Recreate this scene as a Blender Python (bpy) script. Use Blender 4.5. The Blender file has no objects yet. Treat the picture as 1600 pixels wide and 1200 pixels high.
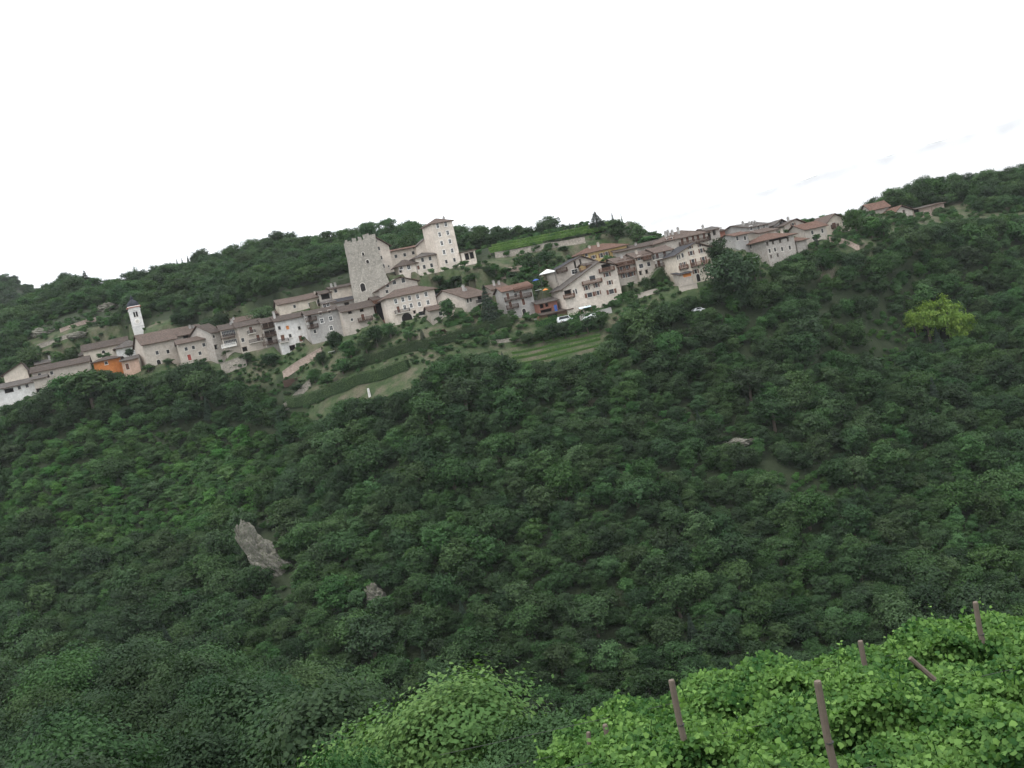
import bpy, math, random
import numpy as np
from mathutils import Vector, Matrix
R = math.radians
random.seed(7); rng = np.random.default_rng(7)
S = bpy.context.scene
C = S.collection

# ------------------------------------------------------------------ camera
FPX, ROLL, PITCH = 1570.0, R(12.5), R(-4.0)          # focal length in photo pixels (1600 wide), roll, look down
cp, sp_, cr, sr = math.cos(PITCH), math.sin(PITCH), math.cos(ROLL), math.sin(ROLL)
FWD = Vector((0, cp, sp_)); RT0 = Vector((1, 0, 0)); UP0 = Vector((0, -sp_, cp))
RT = cr*RT0 - sr*UP0; UP = sr*RT0 + cr*UP0
cam = bpy.data.cameras.new('camera'); cam.sensor_width = 36; cam.lens = 36*FPX/1600
cam.clip_start = 0.3; cam.clip_end = 20000
cam_o = bpy.data.objects.new('camera', cam); C.objects.link(cam_o)
cam_o.matrix_world = Matrix(((RT.x, UP.x, -FWD.x, 0), (RT.y, UP.y, -FWD.y, 0), (RT.z, UP.z, -FWD.z, 0), (0, 0, 0, 1)))
S.camera = cam_o

# ------------------------------------------------------------------ sky, sun, exposure (bright overcast, late day)
SUN_EL, SUN_AZ = R(68), R(215)                        # azimuth clockwise from +Y: high, behind the camera and to the left
w = bpy.data.worlds.new('World'); S.world = w; w.use_nodes = True
nt = w.node_tree; nt.nodes.clear()
sky = nt.nodes.new('ShaderNodeTexSky'); sky.sky_type = 'NISHITA'; sky.sun_disc = False
sky.sun_elevation = SUN_EL; sky.sun_rotation = SUN_AZ; sky.dust_density = 4; sky.air_density = 1; sky.ozone_density = 1
mixw = nt.nodes.new('ShaderNodeMix'); mixw.data_type = 'RGBA'; mixw.inputs[0].default_value = 0.82
mixw.inputs[7].default_value = (9.2, 9.5, 9.8, 1)     # even cloud layer over the sky
bg = nt.nodes.new('ShaderNodeBackground'); bg.inputs[1].default_value = 0.12
wo = nt.nodes.new('ShaderNodeOutputWorld')
nt.links.new(sky.outputs[0], mixw.inputs[6]); nt.links.new(mixw.outputs[2], bg.inputs[0]); nt.links.new(bg.outputs[0], wo.inputs[0])
sun = bpy.data.lights.new('sun', 'SUN'); sun.energy = 1.1; sun.angle = R(18); sun.color = (1, .96, .9)
sun_o = bpy.data.objects.new('sun', sun); C.objects.link(sun_o)
sd = Vector((math.sin(SUN_AZ)*math.cos(SUN_EL), math.cos(SUN_AZ)*math.cos(SUN_EL), math.sin(SUN_EL)))
sun_o.rotation_euler = (-sd).to_track_quat('-Z', 'Y').to_euler(); sun_o.location = sd*50
S.view_settings.view_transform = 'Standard'; S.view_settings.look = 'None'
S.view_settings.exposure = 0.75; S.view_settings.gamma = 1; S.view_settings.use_curve_mapping = False
S.render.engine = 'CYCLES'
S.cycles.use_denoising = True; S.cycles.max_bounces = 5; S.cycles.diffuse_bounces = 3; S.cycles.glossy_bounces = 2
S.cycles.transmission_bounces = 3; S.cycles.volume_bounces = 1; S.cycles.transparent_max_bounces = 4

# ------------------------------------------------------------------ photo pixel <-> place
ZM = {'A': (0, 420, 16/3), 'B': (200, 430, 16/3), 'C': (420, 400, 16/3), 'D': (520, 320, 1600/260), 'E': (670, 380, 20/3),
      'F': (840, 340, 1600/280), 'G': (1060, 310, 1600/280), 'H': (1300, 230, 16/3), 'K': (1000, 330, 10.), 'J': (1120, 330, 10.),
      'L': (840, 410, 1600/120), 'I': (0, 540, 1600/120), 'P': (0, 0, 1.)}
def zp(z, p): o = ZM[z]; return (o[0]+p[0]/o[2], o[1]+p[1]/o[2])
def ray(px, py): return FWD + RT*((px-800)/FPX) + UP*((600-py)/FPX)
def at(px, py, Y): d = ray(px, py); return d*(Y/d.y)
def proj(p):
    k = FPX/p.dot(FWD); return 800+p.dot(RT)*k, 600-p.dot(UP)*k

# ------------------------------------------------------------------ object helpers
def tag(o, label=None, cat=None, group=None, kind=None):
    if label: o['label'] = label
    if cat: o['category'] = cat
    if group: o['group'] = group
    if kind: o['kind'] = kind
    return o
def empty(name, loc=(0, 0, 0), rz=0.0):
    o = bpy.data.objects.new(name, None); C.objects.link(o); o.location = loc; o.rotation_euler = (0, 0, rz); o.empty_display_size = .5
    return o
def link(name, me, parent=None, loc=(0, 0, 0)):
    o = bpy.data.objects.new(name, me); C.objects.link(o); o.location = loc
    if parent is not None: o.parent = parent
    return o
class MB:
    """collects polygons, one mesh out"""
    def __init__(s): s.v = []; s.f = []; s.m = []
    def poly(s, pts, m=0):
        n = len(s.v); s.v += [tuple(p) for p in pts]; s.f.append(tuple(range(n, n+len(pts)))); s.m.append(m)
    def box(s, x0, x1, y0, y1, z0, z1, m=0):
        n = len(s.v)
        s.v += [(x0,y0,z0),(x1,y0,z0),(x1,y1,z0),(x0,y1,z0),(x0,y0,z1),(x1,y0,z1),(x1,y1,z1),(x0,y1,z1)]
        s.f += [tuple(n+i for i in q) for q in ((0,3,2,1),(4,5,6,7),(0,1,5,4),(1,2,6,5),(2,3,7,6),(3,0,4,7))]; s.m += [m]*6
    def tube(s, pts, rad, seg=6, m=0, cap=True):
        pts = [Vector(p) for p in pts]; rings = []
        for i, p in enumerate(pts):
            t = (pts[min(i+1, len(pts)-1)]-pts[max(i-1, 0)]).normalized()
            a = t.orthogonal().normalized(); b = t.cross(a); r = rad[i] if hasattr(rad, '__len__') else rad
            n = len(s.v); s.v += [tuple(p+r*(math.cos(2*math.pi*k/seg)*a+math.sin(2*math.pi*k/seg)*b)) for k in range(seg)]; rings.append(n)
        for i in range(len(rings)-1):
            for k in range(seg):
                s.f.append((rings[i]+k, rings[i]+(k+1) % seg, rings[i+1]+(k+1) % seg, rings[i+1]+k)); s.m.append(m)
        if cap: s.f.append(tuple(rings[-1]+k for k in range(seg))); s.m.append(m)
    def lathe(s, prof, seg=16, m=0, c=(0, 0)):
        rings = []
        for r, z in prof:
            n = len(s.v); s.v += [(c[0]+r*math.cos(2*math.pi*k/seg), c[1]+r*math.sin(2*math.pi*k/seg), z) for k in range(seg)]; rings.append(n)
        for i in range(len(rings)-1):
            for k in range(seg):
                s.f.append((rings[i]+k, rings[i]+(k+1) % seg, rings[i+1]+(k+1) % seg, rings[i+1]+k)); s.m.append(m)
        s.f.append(tuple(rings[-1]+k for k in range(seg))); s.m.append(m)
    def mesh(s, name, mats, smooth=False):
        me = bpy.data.meshes.new(name); me.from_pydata(s.v, [], s.f)
        for m in (mats if isinstance(mats, (list, tuple)) else [mats]): me.materials.append(m)
        me.polygons.foreach_set('material_index', s.m)
        if smooth: me.polygons.foreach_set('use_smooth', [True]*len(s.f))
        me.update(); return me
    def build(s, name, mats, parent=None, loc=(0, 0, 0), smooth=False):
        return link(name, s.mesh(name, mats, smooth), parent, loc)
def np_mesh(name, V, F, mat, smooth=False):
    """V (n,3), F (m,k) arrays to a mesh quickly"""
    me = bpy.data.meshes.new(name); V = np.asarray(V, dtype=np.float32); F = np.asarray(F, dtype=np.int32); k = F.shape[1]
    me.vertices.add(len(V)); me.vertices.foreach_set('co', V.ravel())
    me.loops.add(F.size); me.loops.foreach_set('vertex_index', F.ravel())
    me.polygons.add(len(F)); me.polygons.foreach_set('loop_start', np.arange(0, F.size, k, dtype=np.int32))
    try: me.polygons.foreach_set('loop_total', np.full(len(F), k, dtype=np.int32))
    except Exception: pass
    if smooth: me.polygons.foreach_set('use_smooth', np.ones(len(F), dtype=bool))
    me.materials.append(mat); me.update(calc_edges=True); return me

# ------------------------------------------------------------------ materials (all procedural)
def new_mat(name):
    m = bpy.data.materials.new(name); m.use_nodes = True; t = m.node_tree; t.nodes.clear()
    out = t.nodes.new('ShaderNodeOutputMaterial'); b = t.nodes.new('ShaderNodeBsdfPrincipled'); t.links.new(b.outputs[0], out.inputs[0])
    b.inputs['Roughness'].default_value = .9; b.inputs['Specular IOR Level'].default_value = .2
    return m, t, b, out
def nd(t, typ, ins=None, **kw):
    n = t.nodes.new(typ)
    for k, v in kw.items(): setattr(n, k, v)
    for k, v in (ins or {}).items():
        if hasattr(v, 'links'): t.links.new(v, n.inputs[k])
        else: n.inputs[k].default_value = v
    return n
def ramp(t, fac, stops):
    n = t.nodes.new('ShaderNodeValToRGB'); t.links.new(fac, n.inputs[0]); e = n.color_ramp.elements
    while len(e) < len(stops): e.new(.5)
    for q, (p, c) in zip(e, stops): q.position = p; q.color = (c[0], c[1], c[2], 1)
    return n.outputs[0]
def mixc(t, f, a, b, mode='MIX'):
    n = t.nodes.new('ShaderNodeMix'); n.data_type = 'RGBA'; n.blend_type = mode
    for i, v in ((0, f), (6, a), (7, b)):
        if hasattr(v, 'links'): t.links.new(v, n.inputs[i])
        else: n.inputs[i].default_value = v if i == 0 else (v[0], v[1], v[2], 1)
    return n.outputs[2]
def noise(t, vec, scale, detail=4, rough=.6):
    return nd(t, 'ShaderNodeTexNoise', {'Vector': vec, 'Scale': scale, 'Detail': detail, 'Roughness': rough}).outputs[0]
def objco(t): return t.nodes.new('ShaderNodeTexCoord').outputs['Object']
def geoco(t): return t.nodes.new('ShaderNodeNewGeometry').outputs['Position']
def bump(t, b, h, strength, dist):
    n = nd(t, 'ShaderNodeBump', {'Height': h, 'Strength': strength, 'Distance': dist}); t.links.new(n.outputs[0], b.inputs['Normal'])
def sc(c, k): return tuple(min(x*k, 1) for x in c)

def wall_mat(name, col, stone=.5):
    m, t, b, o = new_mat(name); co = geoco(t)
    big = noise(t, co, .22, 5, .65); mid = noise(t, co, 1.1, 5, .7)
    st = nd(t, 'ShaderNodeMapping', {'Vector': co, 'Scale': (2.2, 2.2, .25)}).outputs[0]     # rain streaks
    streak = noise(t, st, 1.0, 4, .6)
    vor = nd(t, 'ShaderNodeTexVoronoi', {'Vector': co, 'Scale': 2.6}); cell = nd(t, 'ShaderNodeSeparateColor', {0: vor.outputs['Color']}).outputs[0]
    edge = nd(t, 'ShaderNodeTexVoronoi', {'Vector': co, 'Scale': 2.6}, feature='DISTANCE_TO_EDGE').outputs[0]
    c = mixc(t, ramp(t, big, [(.3, (0,)*3), (.72, (1,)*3)]), sc(col, .80), sc(col, 1.16))
    c = mixc(t, ramp(t, mid, [(.42, (0,)*3), (.70, (.7,)*3)]), c, (col[0]*.62, col[1]*.60, col[2]*.58))
    c = mixc(t, ramp(t, streak, [(.55, (0,)*3), (.8, (.55,)*3)]), c, (col[0]*.55, col[1]*.55, col[2]*.56))
    c = mixc(t, stone*.55, c, mixc(t, cell, sc(col, .55), sc(col, 1.35)))
    c = mixc(t, ramp(t, edge, [(0, (stone*.5,)*3), (.12, (0,)*3)]), c, sc(col, .55))
    t.links.new(c, b.inputs['Base Color'])
    h = nd(t, 'ShaderNodeMath', {0: mid, 1: nd(t, 'ShaderNodeMath', {0: edge, 1: stone}, operation='MULTIPLY').outputs[0]}, operation='ADD').outputs[0]
    bump(t, b, h, .6, .12); return m
def roof_mat(name, col):
    m, t, b, o = new_mat(name); co = objco(t)
    big = noise(t, co, .35, 5, .7); fine = noise(t, co, 3.5, 3, .7)
    vor = nd(t, 'ShaderNodeTexVoronoi', {'Vector': co, 'Scale': 2.6}); cell = nd(t, 'ShaderNodeSeparateColor', {0: vor.outputs['Color']}).outputs[0]
    col = sc(col, .62)
    c = mixc(t, ramp(t, big, [(.32, (0,)*3), (.7, (1,)*3)]), sc(col, .7), sc(col, 1.25))
    c = mixc(t, .5, c, mixc(t, cell, sc(col, .5), sc(col, 1.6)))
    c = mixc(t, ramp(t, fine, [(.55, (0,)*3), (.75, (.6,)*3)]), c, (.12, .115, .098))          # lichen
    t.links.new(c, b.inputs['Base Color'])
    wv = nd(t, 'ShaderNodeTexWave', {'Vector': co, 'Scale': 1.6, 'Distortion': .6}, bands_direction='X').outputs[1]
    bump(t, b, wv, .8, .08); return m
def plain(name, col, rough=.8, var=.25, sc_=2.0, metal=0.0):
    m, t, b, o = new_mat(name); co = geoco(t)
    c = mixc(t, noise(t, co, sc_, 4, .65), sc(col, 1-var), sc(col, 1+var)); t.links.new(c, b.inputs['Base Color'])
    b.inputs['Roughness'].default_value = rough; b.inputs['Metallic'].default_value = metal; return m
def leaf_mat(name, lo, hi, transl=.25, vary=True):
    """lo/hi: base colours of the two ends; every leaf has its own tint, every tree its own shift"""
    m, t, b, o = new_mat(name)
    tint = nd(t, 'ShaderNodeAttribute', attribute_name='tint').outputs['Fac']
    rnd = nd(t, 'ShaderNodeObjectInfo').outputs['Random']
    c = mixc(t, tint, lo, hi)
    hs = nd(t, 'ShaderNodeHueSaturation', {'Color': c, 'Fac': 1.0,
        'Hue': nd(t, 'ShaderNodeMapRange', {0: rnd, 3: .482, 4: .513}).outputs[0],
        'Saturation': nd(t, 'ShaderNodeMapRange', {0: nd(t, 'ShaderNodeMath', {0: nd(t, 'ShaderNodeMath', {0: rnd, 1: 7.31}, operation='MULTIPLY').outputs[0]}, operation='FRACT').outputs[0], 3: .92, 4: 1.14}).outputs[0],
        'Value': nd(t, 'ShaderNodeMapRange', {0: nd(t, 'ShaderNodeMath', {0: nd(t, 'ShaderNodeMath', {0: rnd, 1: 13.7}, operation='MULTIPLY').outputs[0]}, operation='FRACT').outputs[0], 3: .74, 4: 1.28}).outputs[0]})
    col = hs.outputs[0] if vary else c
    t.links.new(col, b.inputs['Base Color']); b.inputs['Roughness'].default_value = .75
    tr = nd(t, 'ShaderNodeBsdfTranslucent', {'Color': mixc(t, 1.0, col, (1.0, 1.15, .6), 'MULTIPLY')})
    mx = nd(t, 'ShaderNodeMixShader', {0: transl, 1: b.outputs[0], 2: tr.outputs[0]}); t.links.new(mx.outputs[0], o.inputs[0])
    return m
M = {}
for n_, c_, s_ in (('stone', (0.407, 0.374, 0.336), .55), ('grey', (0.407, 0.391, 0.369), .35), ('beige', (0.493, 0.442, 0.386), .3), ('cream', (0.650, 0.577, 0.482), .12), ('buff', (0.484, 0.431, 0.372), .3),
                   ('white', (0.694, 0.678, 0.650), .06), ('orange', (.52, .19, .06), .05), ('peach', (.55, .38, .29), .05), ('castle', (0.648, 0.576, 0.498), .3),
                   ('keep', (.31, .29, .252), .8), ('yellow', (.60, .44, .20), .06), ('brick', (.33, .155, .115), .4), ('rubble', (.33, .30, .255), 1.0), ('pinkwall', (.42, .33, .28), .8)):
    M[n_] = wall_mat('wall_'+n_, c_, s_)
for n_, c_ in (('r_brown', (0.117, 0.092, 0.078)), ('r_red', (0.200, 0.115, 0.085)), ('r_pink', (0.172, 0.128, 0.106)), ('r_dark', (.07, .07, .078)), ('r_grey', (0.148, 0.132, 0.120)), ('r_lead', (.055, .062, .08))):
    M[n_] = roof_mat('roof_'+n_[2:], c_)
M['wood'] = plain('dark_wood', (.075, .05, .038), .85, .4, 3); M['wood2'] = plain('brown_wood', (.15, .085, .06), .85, .35, 3)
M['shutter'] = plain('shutter_brown', (.14, .07, .05), .8, .3, 3); M['frame'] = plain('frame_pale', (.62, .58, .52), .8, .12, 2)
M['framew'] = plain('frame_white', (.78, .76, .72), .8, .06, 2); M['door'] = plain('door_red', (.28, .06, .05), .7, .2, 2)
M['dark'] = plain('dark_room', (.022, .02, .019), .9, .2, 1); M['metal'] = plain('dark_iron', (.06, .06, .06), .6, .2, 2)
M['white_cloth'] = plain('white_canvas', (.82, .82, .80), .8, .05, 2); M['blue'] = plain('blue_canvas', (.05, .10, .30), .7, .15, 2); M['orange_c'] = plain('orange_canvas', (.60, .22, .06), .7, .15, 2)
M['carw'] = plain('white_car_paint', (.78, .79, .80), .25, .03, 1); M['tyre'] = plain('tyre_rubber', (.03, .03, .03), .9, .1, 1)
M['sheet'] = plain('pale_blue_sheet', (.62, .74, .78), .5, .08, 1)
m_, t_, b_, o_ = new_mat('window_glass'); b_.inputs['Base Color'].default_value = (.025, .03, .035, 1); b_.inputs['Roughness'].default_value = .22; b_.inputs['Specular IOR Level'].default_value = .4; M['glass'] = m_
M['bark'] = plain('bark', (.10, .082, .065), .95, .35, 2.5)
M['post'] = plain('weathered_post', (.15, .122, .10), .95, .35, 14)
m_, t_, b_, o_ = new_mat('rock'); co_ = geoco(t_)
n1 = noise(t_, co_, .6, 6, .7); n2 = noise(t_, co_, 2.5, 5, .7)
t_.links.new(mixc(t_, ramp(t_, n2, [(.45, (0,)*3), (.62, (.85,)*3)]), ramp(t_, n1, [(.3, (.10, .095, .08)), (.55, (.20, .188, .162)), (.75, (.33, .31, .275))]), (.075, .09, .05)), b_.inputs['Base Color']); bump(t_, b_, n2, .9, .35); M['rock'] = m_
m_, t_, b_, o_ = new_mat('limestone_mountain'); co_ = geoco(t_)
t_.links.new(ramp(t_, noise(t_, co_, .006, 8, .7), [(.3, (.50, .50, .50)), (.5, (.53, .527, .52)), (.7, (.56, .555, .55))]), b_.inputs['Base Color']); bump(t_, b_, noise(t_, co_, .01, 8, .7), .2, 10.); M['mountain'] = m_
# foliage
M['lf_forest'] = leaf_mat('leaves_forest', (.023, .054, .020), (.060, .112, .042))
M['lf_dark'] = leaf_mat('leaves_dark', (.017, .040, .018), (.043, .079, .033))
M['lf_conif'] = leaf_mat('needles_conifer', (.022, .042, .030), (.045, .070, .044), .1)
M['lf_bright'] = leaf_mat('leaves_bright', (.085, .165, .03), (.19, .275, .05), .3, False)
M['lf_pale'] = leaf_mat('leaves_pale', (.052, .125, .036), (.145, .24, .072), .3, False)
M['lf_mid'] = leaf_mat('leaves_mid', (.033, .082, .031), (.074, .146, .052), .28)
M['lf_gully'] = leaf_mat('leaves_creeper', (.038, .098, .030), (.085, .175, .052), .28)
M['lf_hedge'] = leaf_mat('leaves_hedge', (.028, .056, .022), (.06, .10, .035), .15)
M['lf_vine'] = leaf_mat('leaves_vine', (.026, .088, .023), (.165, .295, .075), .32, False)
M['lf_vineold'] = leaf_mat('leaves_vine_terrace', (.07, .145, .035), (.155, .245, .07), .3, False)

# ------------------------------------------------------------------ the village, house by house
# z: map sheet; TL/TR: wall-top corners of the front; bot: a point on the front's foot; Y: metres away; yaw: degrees; dep: metres back
# roof: e = eaves to the front, g = gable to the front, h = hipped, s = lean-to.  wins: (kind, width m, height m, [spots])
HS = []
def H(label, z, TL, TR, bot, Y, yaw, dep, roof, rise, wall, tile, wins=(), balc=(), chim=(), apex=None, name='house', cat='house', over=.95, lwins=()):
    if roof in 'eh': rise *= .70
    HS.append(dict(label=label, z=z, TL=TL, TR=TR, bot=bot, Y=Y, yaw=R(yaw), dep=dep, roof=roof, rise=rise, wall=wall, tile=tile, wins=wins, balc=balc,
                   chim=chim, apex=apex, name=name, cat=cat, over=over, lwins=lwins))
# --- left end of the village
H('white plastered house under a long grey roof at the left edge', 'A', (-70,1017), (300,935), (0,1085), 316, 20, 8, 'e', 2.0, 'white', 'r_grey', [('o',2.6,1.1,[(75,1015)]), ('w',.9,1.1,[(160,990),(225,975)])])
H('low beige outbuilding adjoining the white house at the left edge', 'I', (690,710), (960,655), (830,800), 317.5, 20, 6, 'e', 1.2, 'buff', 'r_grey', [('o',1.4,1.0,[(730,950)])])
H('small cream house with its gable to the valley near the left edge', 'A', (28,890), (228,845), (120,940), 326, 20, 9, 'g', 2, 'cream', 'r_brown', apex=(180,787))
H('long low house with a wide dark brown roof left of the orange house', 'A', (262,866), (740,772), (400,940), 326, 19, 9, 'e', 2.5, 'buff', 'r_brown', [('w',.9,1.1,[(330,885),(430,868)])])
H('house showing a long thin grey roof below the rocky terraces', 'A', (300,806), (765,702), (600,800), 341, 19, 8, 'e', 1.6, 'beige', 'r_grey', chim=[(405,738)])
H('cream church nave with a long brown roof', 'A', (690,692), (1060,608), (850,760), 345, 19, 10, 'e', 3.0, 'cream', 'r_brown', [('a',1.0,1.0,[(862,692)])], name='church_nave', cat='church')
H('white church choir with a hipped grey roof below the bell tower', 'A', (962,668), (1178,617), (1060,750), 338, 19, 11, 'h', 2.8, 'white', 'r_grey', name='church_choir', cat='church')
H('bright orange house with a brown hipped roof', 'A', (775,780), (1000,737), (880,850), 321, 19, 8, 'h', 1.5, 'orange', 'r_brown', [('w',.9,.9,[(885,785)])])
H('small peach house between the orange house and the tall grey house', 'A', (1010,775), (1150,746), (1070,860), 320, 19, 7, 's', 1.2, 'peach', 'r_grey', [('d',1.0,1.9,[(1062,815)])])
H('tall grey stone house with a steep dark verge right of the bell tower', 'A', (1185,634), (1462,578), (1300,800), 321, 30, 14, 'e', 5.0, 'buff', 'r_pink', [('w',.9,1.2,[(1310,700),(1400,690)]), ('a',1.2,2.2,[(1325,785)])])
# --- row right of the church
H('house with a broad pink roof and a dark open loft behind the row', 'B', (395,516), (700,450), (500,570), 329, 40, 15, 'e', 4.2, 'beige', 'r_pink', [('o',5.0,.8,[(520,505)])], chim=[(600,470),(560,415)])
H('beige house with a red door and three upper windows', 'B', (412,577), (690,522), (560,745), 317, 20, 9, 'e', 1.9, 'buff', 'r_pink', [('w',.9,1.1,[(485,615),(545,602),(632,580),(600,650)]), ('r',1.1,1.9,[(512,685)])])
H('narrow stone house under a dark verge beside the glazed veranda', 'B', (690,482), (772,462), (740,740), 316, 42, 16, 'e', 4.6, 'stone', 'r_brown', [('w',.8,.9,[(715,510)]), ('o',1.0,1.2,[(728,600)])])
H('buff house with a glazed veranda above a white balcony', 'B', (773,462), (905,434), (850,640), 314, 20, 11, 'e', 2.5, 'buff', 'r_brown', [('G',4.0,1.7,[(822,487)]), ('G',3.9,1.5,[(838,562)])], [(775,533,888,512,'wood'), (780,608,905,582,'framew')], chim=[(865,400),(890,375)])
H('buff house with two small balconies beside the dark stacked balconies', 'B', (906,434), (1114,400), (1000,640), 313, 20, 11, 'e', 2.3, 'buff', 'r_brown', [('w',.9,1.2,[(957,540)]), ('d',1.0,1.9,[(1085,520),(1025,455)]), ('o',1.5,1.2,[(965,618)])], [(998,492,1062,478,'frame'), (1012,568,1122,544,'frame')])
H('recessed house front filled by three stacked dark wooden balconies', 'B', (1115,402), (1224,382), (1170,600), 312.5, 20, 10, 'e', 2.2, 'stone', 'r_brown', [('o',1.6,1.7,[(1145,425),(1195,412),(1155,492),(1205,480),(1185,545)])], [(1116,446,1226,424,'wood'), (1120,518,1238,494,'wood'), (1126,586,1244,562,'wood')])
H('pale house with an orange shuttered window above a small porch', 'B', (1226,388), (1482,338), (1400,640), 310, 20, 11, 'e', 2.3, 'white', 'r_brown', [('O',.9,1.1,[(1330,437)]), ('w',.8,1.1,[(1428,440),(1352,505),(1262,440)]), ('d',1.1,1.8,[(1440,528),(1290,522)]), ('o',1.8,1.4,[(1372,605)])], [(1258,566,1338,548,'frame')], chim=[(1110,330)])
H('house behind the balconied row showing only a long pink roof', 'B', (880,402), (1262,316), (900,450), 325, 20, 9, 'e', 2.2, 'stone', 'r_pink', chim=[(888,372),(1100,330)])
# --- below the keep
H('long cream house with an arched opening and pink roof left of the keep', 'C', (78,414), (440,330), (100,490), 325, 18, 10, 'e', 2.5, 'cream', 'r_pink', [('w',2.2,1.3,[(360,402)]), ('a',1.8,1.8,[(430,378)]), ('w',.8,1.0,[(215,420)])], chim=[(395,305)])
H('small house with a dark open loggia left of the keep', 'C', (430,322), (512,300), (480,390), 324, 18, 8, 'e', 1.6, 'stone', 'r_brown', [('o',2.7,1.7,[(470,335)])])
H('pale house with a tall dark side opening at the foot of the keep', 'C', (514,284), (714,236), (620,370), 325, 18, 8, 'e', 1.3, 'cream', 'r_brown', [('w',.9,1.1,[(557,290)]), ('o',1.1,2.6,[(702,276)])], chim=[(530,240),(562,232)])
H('tall grey house with white framed windows and two dark side balconies', 'C', (314,502), (574,440), (480,710), 306, 18, 10, 'e', 2.0, 'grey', 'r_brown', [('W',.95,1.3,[(443,540),(516,520),(520,600)]), ('w',.8,1.1,[(385,628)]), ('w',.8,.9,[(430,478),(505,462)]), ('o',1.1,1.8,[(345,520),(360,580)])], [(308,548,396,528,'wood'), (322,608,410,586,'wood')])
H('little attic house with white framed windows above the tall grey house', 'C', (446,402), (548,380), (500,440), 317, 18, 5, 'e', .9, 'beige', 'r_grey', [('W',.9,1.1,[(493,403),(448,416)])])
H('long house hidden under a straight blue-black roof below the keep', 'C', (556,397), (935,308), (700,460), 317, 18, 9, 'e', 1.7, 'stone', 'r_dark', [('o',1.5,.8,[(650,400),(800,365)])])
H('beige house with a door opening onto a small dark balcony', 'C', (606,470), (868,412), (760,640), 304, 18, 10, 'e', 2.6, 'beige', 'r_brown', [('o',1.2,.8,[(677,468),(775,452)]), ('w',.7,.8,[(693,530)]), ('d',1.0,2.1,[(785,512)])], [(745,548,862,522,'wood')])
H('dark timber barn front with a deep open bay and red-brown loft', 'C', (872,372), (968,350), (930,560), 309, 18, 8, 'e', 1.6, 'brick', 'r_brown', [('o',4.0,5.2,[(918,465)])], [(868,405,970,380,'wood2')], name='barn', cat='barn')
H('large house of ten even windows with an arched cellar door', 'C', (975,360), (1374,264), (1200,545), 300, 18, 8.5, 'h', 2.7, 'castle', 'r_pink',
  [('W',.8,1.25,[(1058,378),(1117,362),(1173,350),(1240,337),(1310,318),(1133,427),(1187,413),(1255,401),(1327,386)]), ('d',.9,1.9,[(1080,445)]), ('o',.8,.7,[(1215,467)]), ('w',1.9,1.2,[(1275,478)]), ('A',3.2,2.6,[(1150,510)])], [(1052,487,1172,458,'frame')])
H('gabled house with dark upper windows between the keep and the large house', 'C', (918,287), (1235,208), (1100,300), 310.5, 18, 7, 'g', 2, 'beige', 'r_brown', [('w',1.1,1.4,[(1045,217),(1120,203)]), ('w',.9,1.0,[(990,246),(985,296)])], apex=(1088,178))
H('small house with a dark blue-grey roof right of the large house', 'C', (1385,338), (1512,312), (1440,400), 306, 16, 6, 's', .8, 'beige', 'r_dark', [('d',1.0,1.2,[(1435,362)])])
H('low beige house with a pink roof behind the round garden tree', 'C', (1335,458), (1468,428), (1400,570), 297, 16, 6, 'e', 1.7, 'beige', 'r_pink', [('w',1.0,1.2,[(1432,478)])])
# --- castle
H('pale castle wing attached to the right of the ruined keep', 'D', (372,336), (536,390), (560,650), 327, 24, 9, 'g', 2, 'castle', 'r_brown', [('w',.6,.8,[(388,352),(415,348)]), ('w',.7,1.2,[(442,420),(465,508),(488,590)]), ('w',.5,.6,[(537,590)])], apex=(384,306), name='castle_wing', cat='castle')
H('castle curtain wing with three square windows under a thin red roof', 'D', (536,458), (806,402), (700,580), 337, 20, 6, 'e', .9, 'castle', 'r_red', [('w',.9,1.1,[(607,495),(692,480),(773,462)])], name='castle_wing', cat='castle')
H('castle wing whose roof climbs steeply to the square tower', 'D', (800,408), (925,384), (850,520), 338, 20, 6, 'g', 2, 'castle', 'r_grey', apex=(918,312), name='castle_wing', cat='castle', over=.4)
H('castle gatehouse with a dark hipped roof and white bay windows', 'D', (625,590), (792,553), (700,660), 322, 20, 5, 'h', 2.1, 'castle', 'r_brown', [('W',1.0,1.3,[(655,602),(730,600)]), ('o',.9,1.3,[(602,640)])], name='gatehouse', cat='castle')
H('castle front block with two window rows under a grey hipped roof', 'D', (788,515), (1014,470), (930,680), 324, 20, 9, 'h', 1.9, 'castle', 'r_grey', [('w',.9,1.25,[(863,530),(935,515),(1005,498),(880,597),(950,582),(1020,567)]), ('d',.8,1.3,[(810,606)])], name='castle_wing', cat='castle')
H('tall square castle tower with paired white framed windows on every floor', 'D', (945,194), (1143,144), (1130,620), 325, 26, 8, 'h', 2.4, 'castle', 'r_pink', [('W',.85,1.35,[(1008,202),(1085,186),(1028,285),(1105,268),(1048,369),(1126,351),(1070,455),(1148,440)]), ('w',.85,1.2,[(1092,547),(1170,530)])], chim=[(1095,118)], name='castle_tower', cat='castle tower', over=.6)
H('open castle loggia with dark bays right of the square tower', 'D', (1230,466), (1364,440), (1310,590), 328, 16, 5, 's', .4, 'castle', 'r_red', [('o',1.5,2.0,[(1292,497),(1338,485)])], name='castle_loggia', cat='castle', over=.4)
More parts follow.
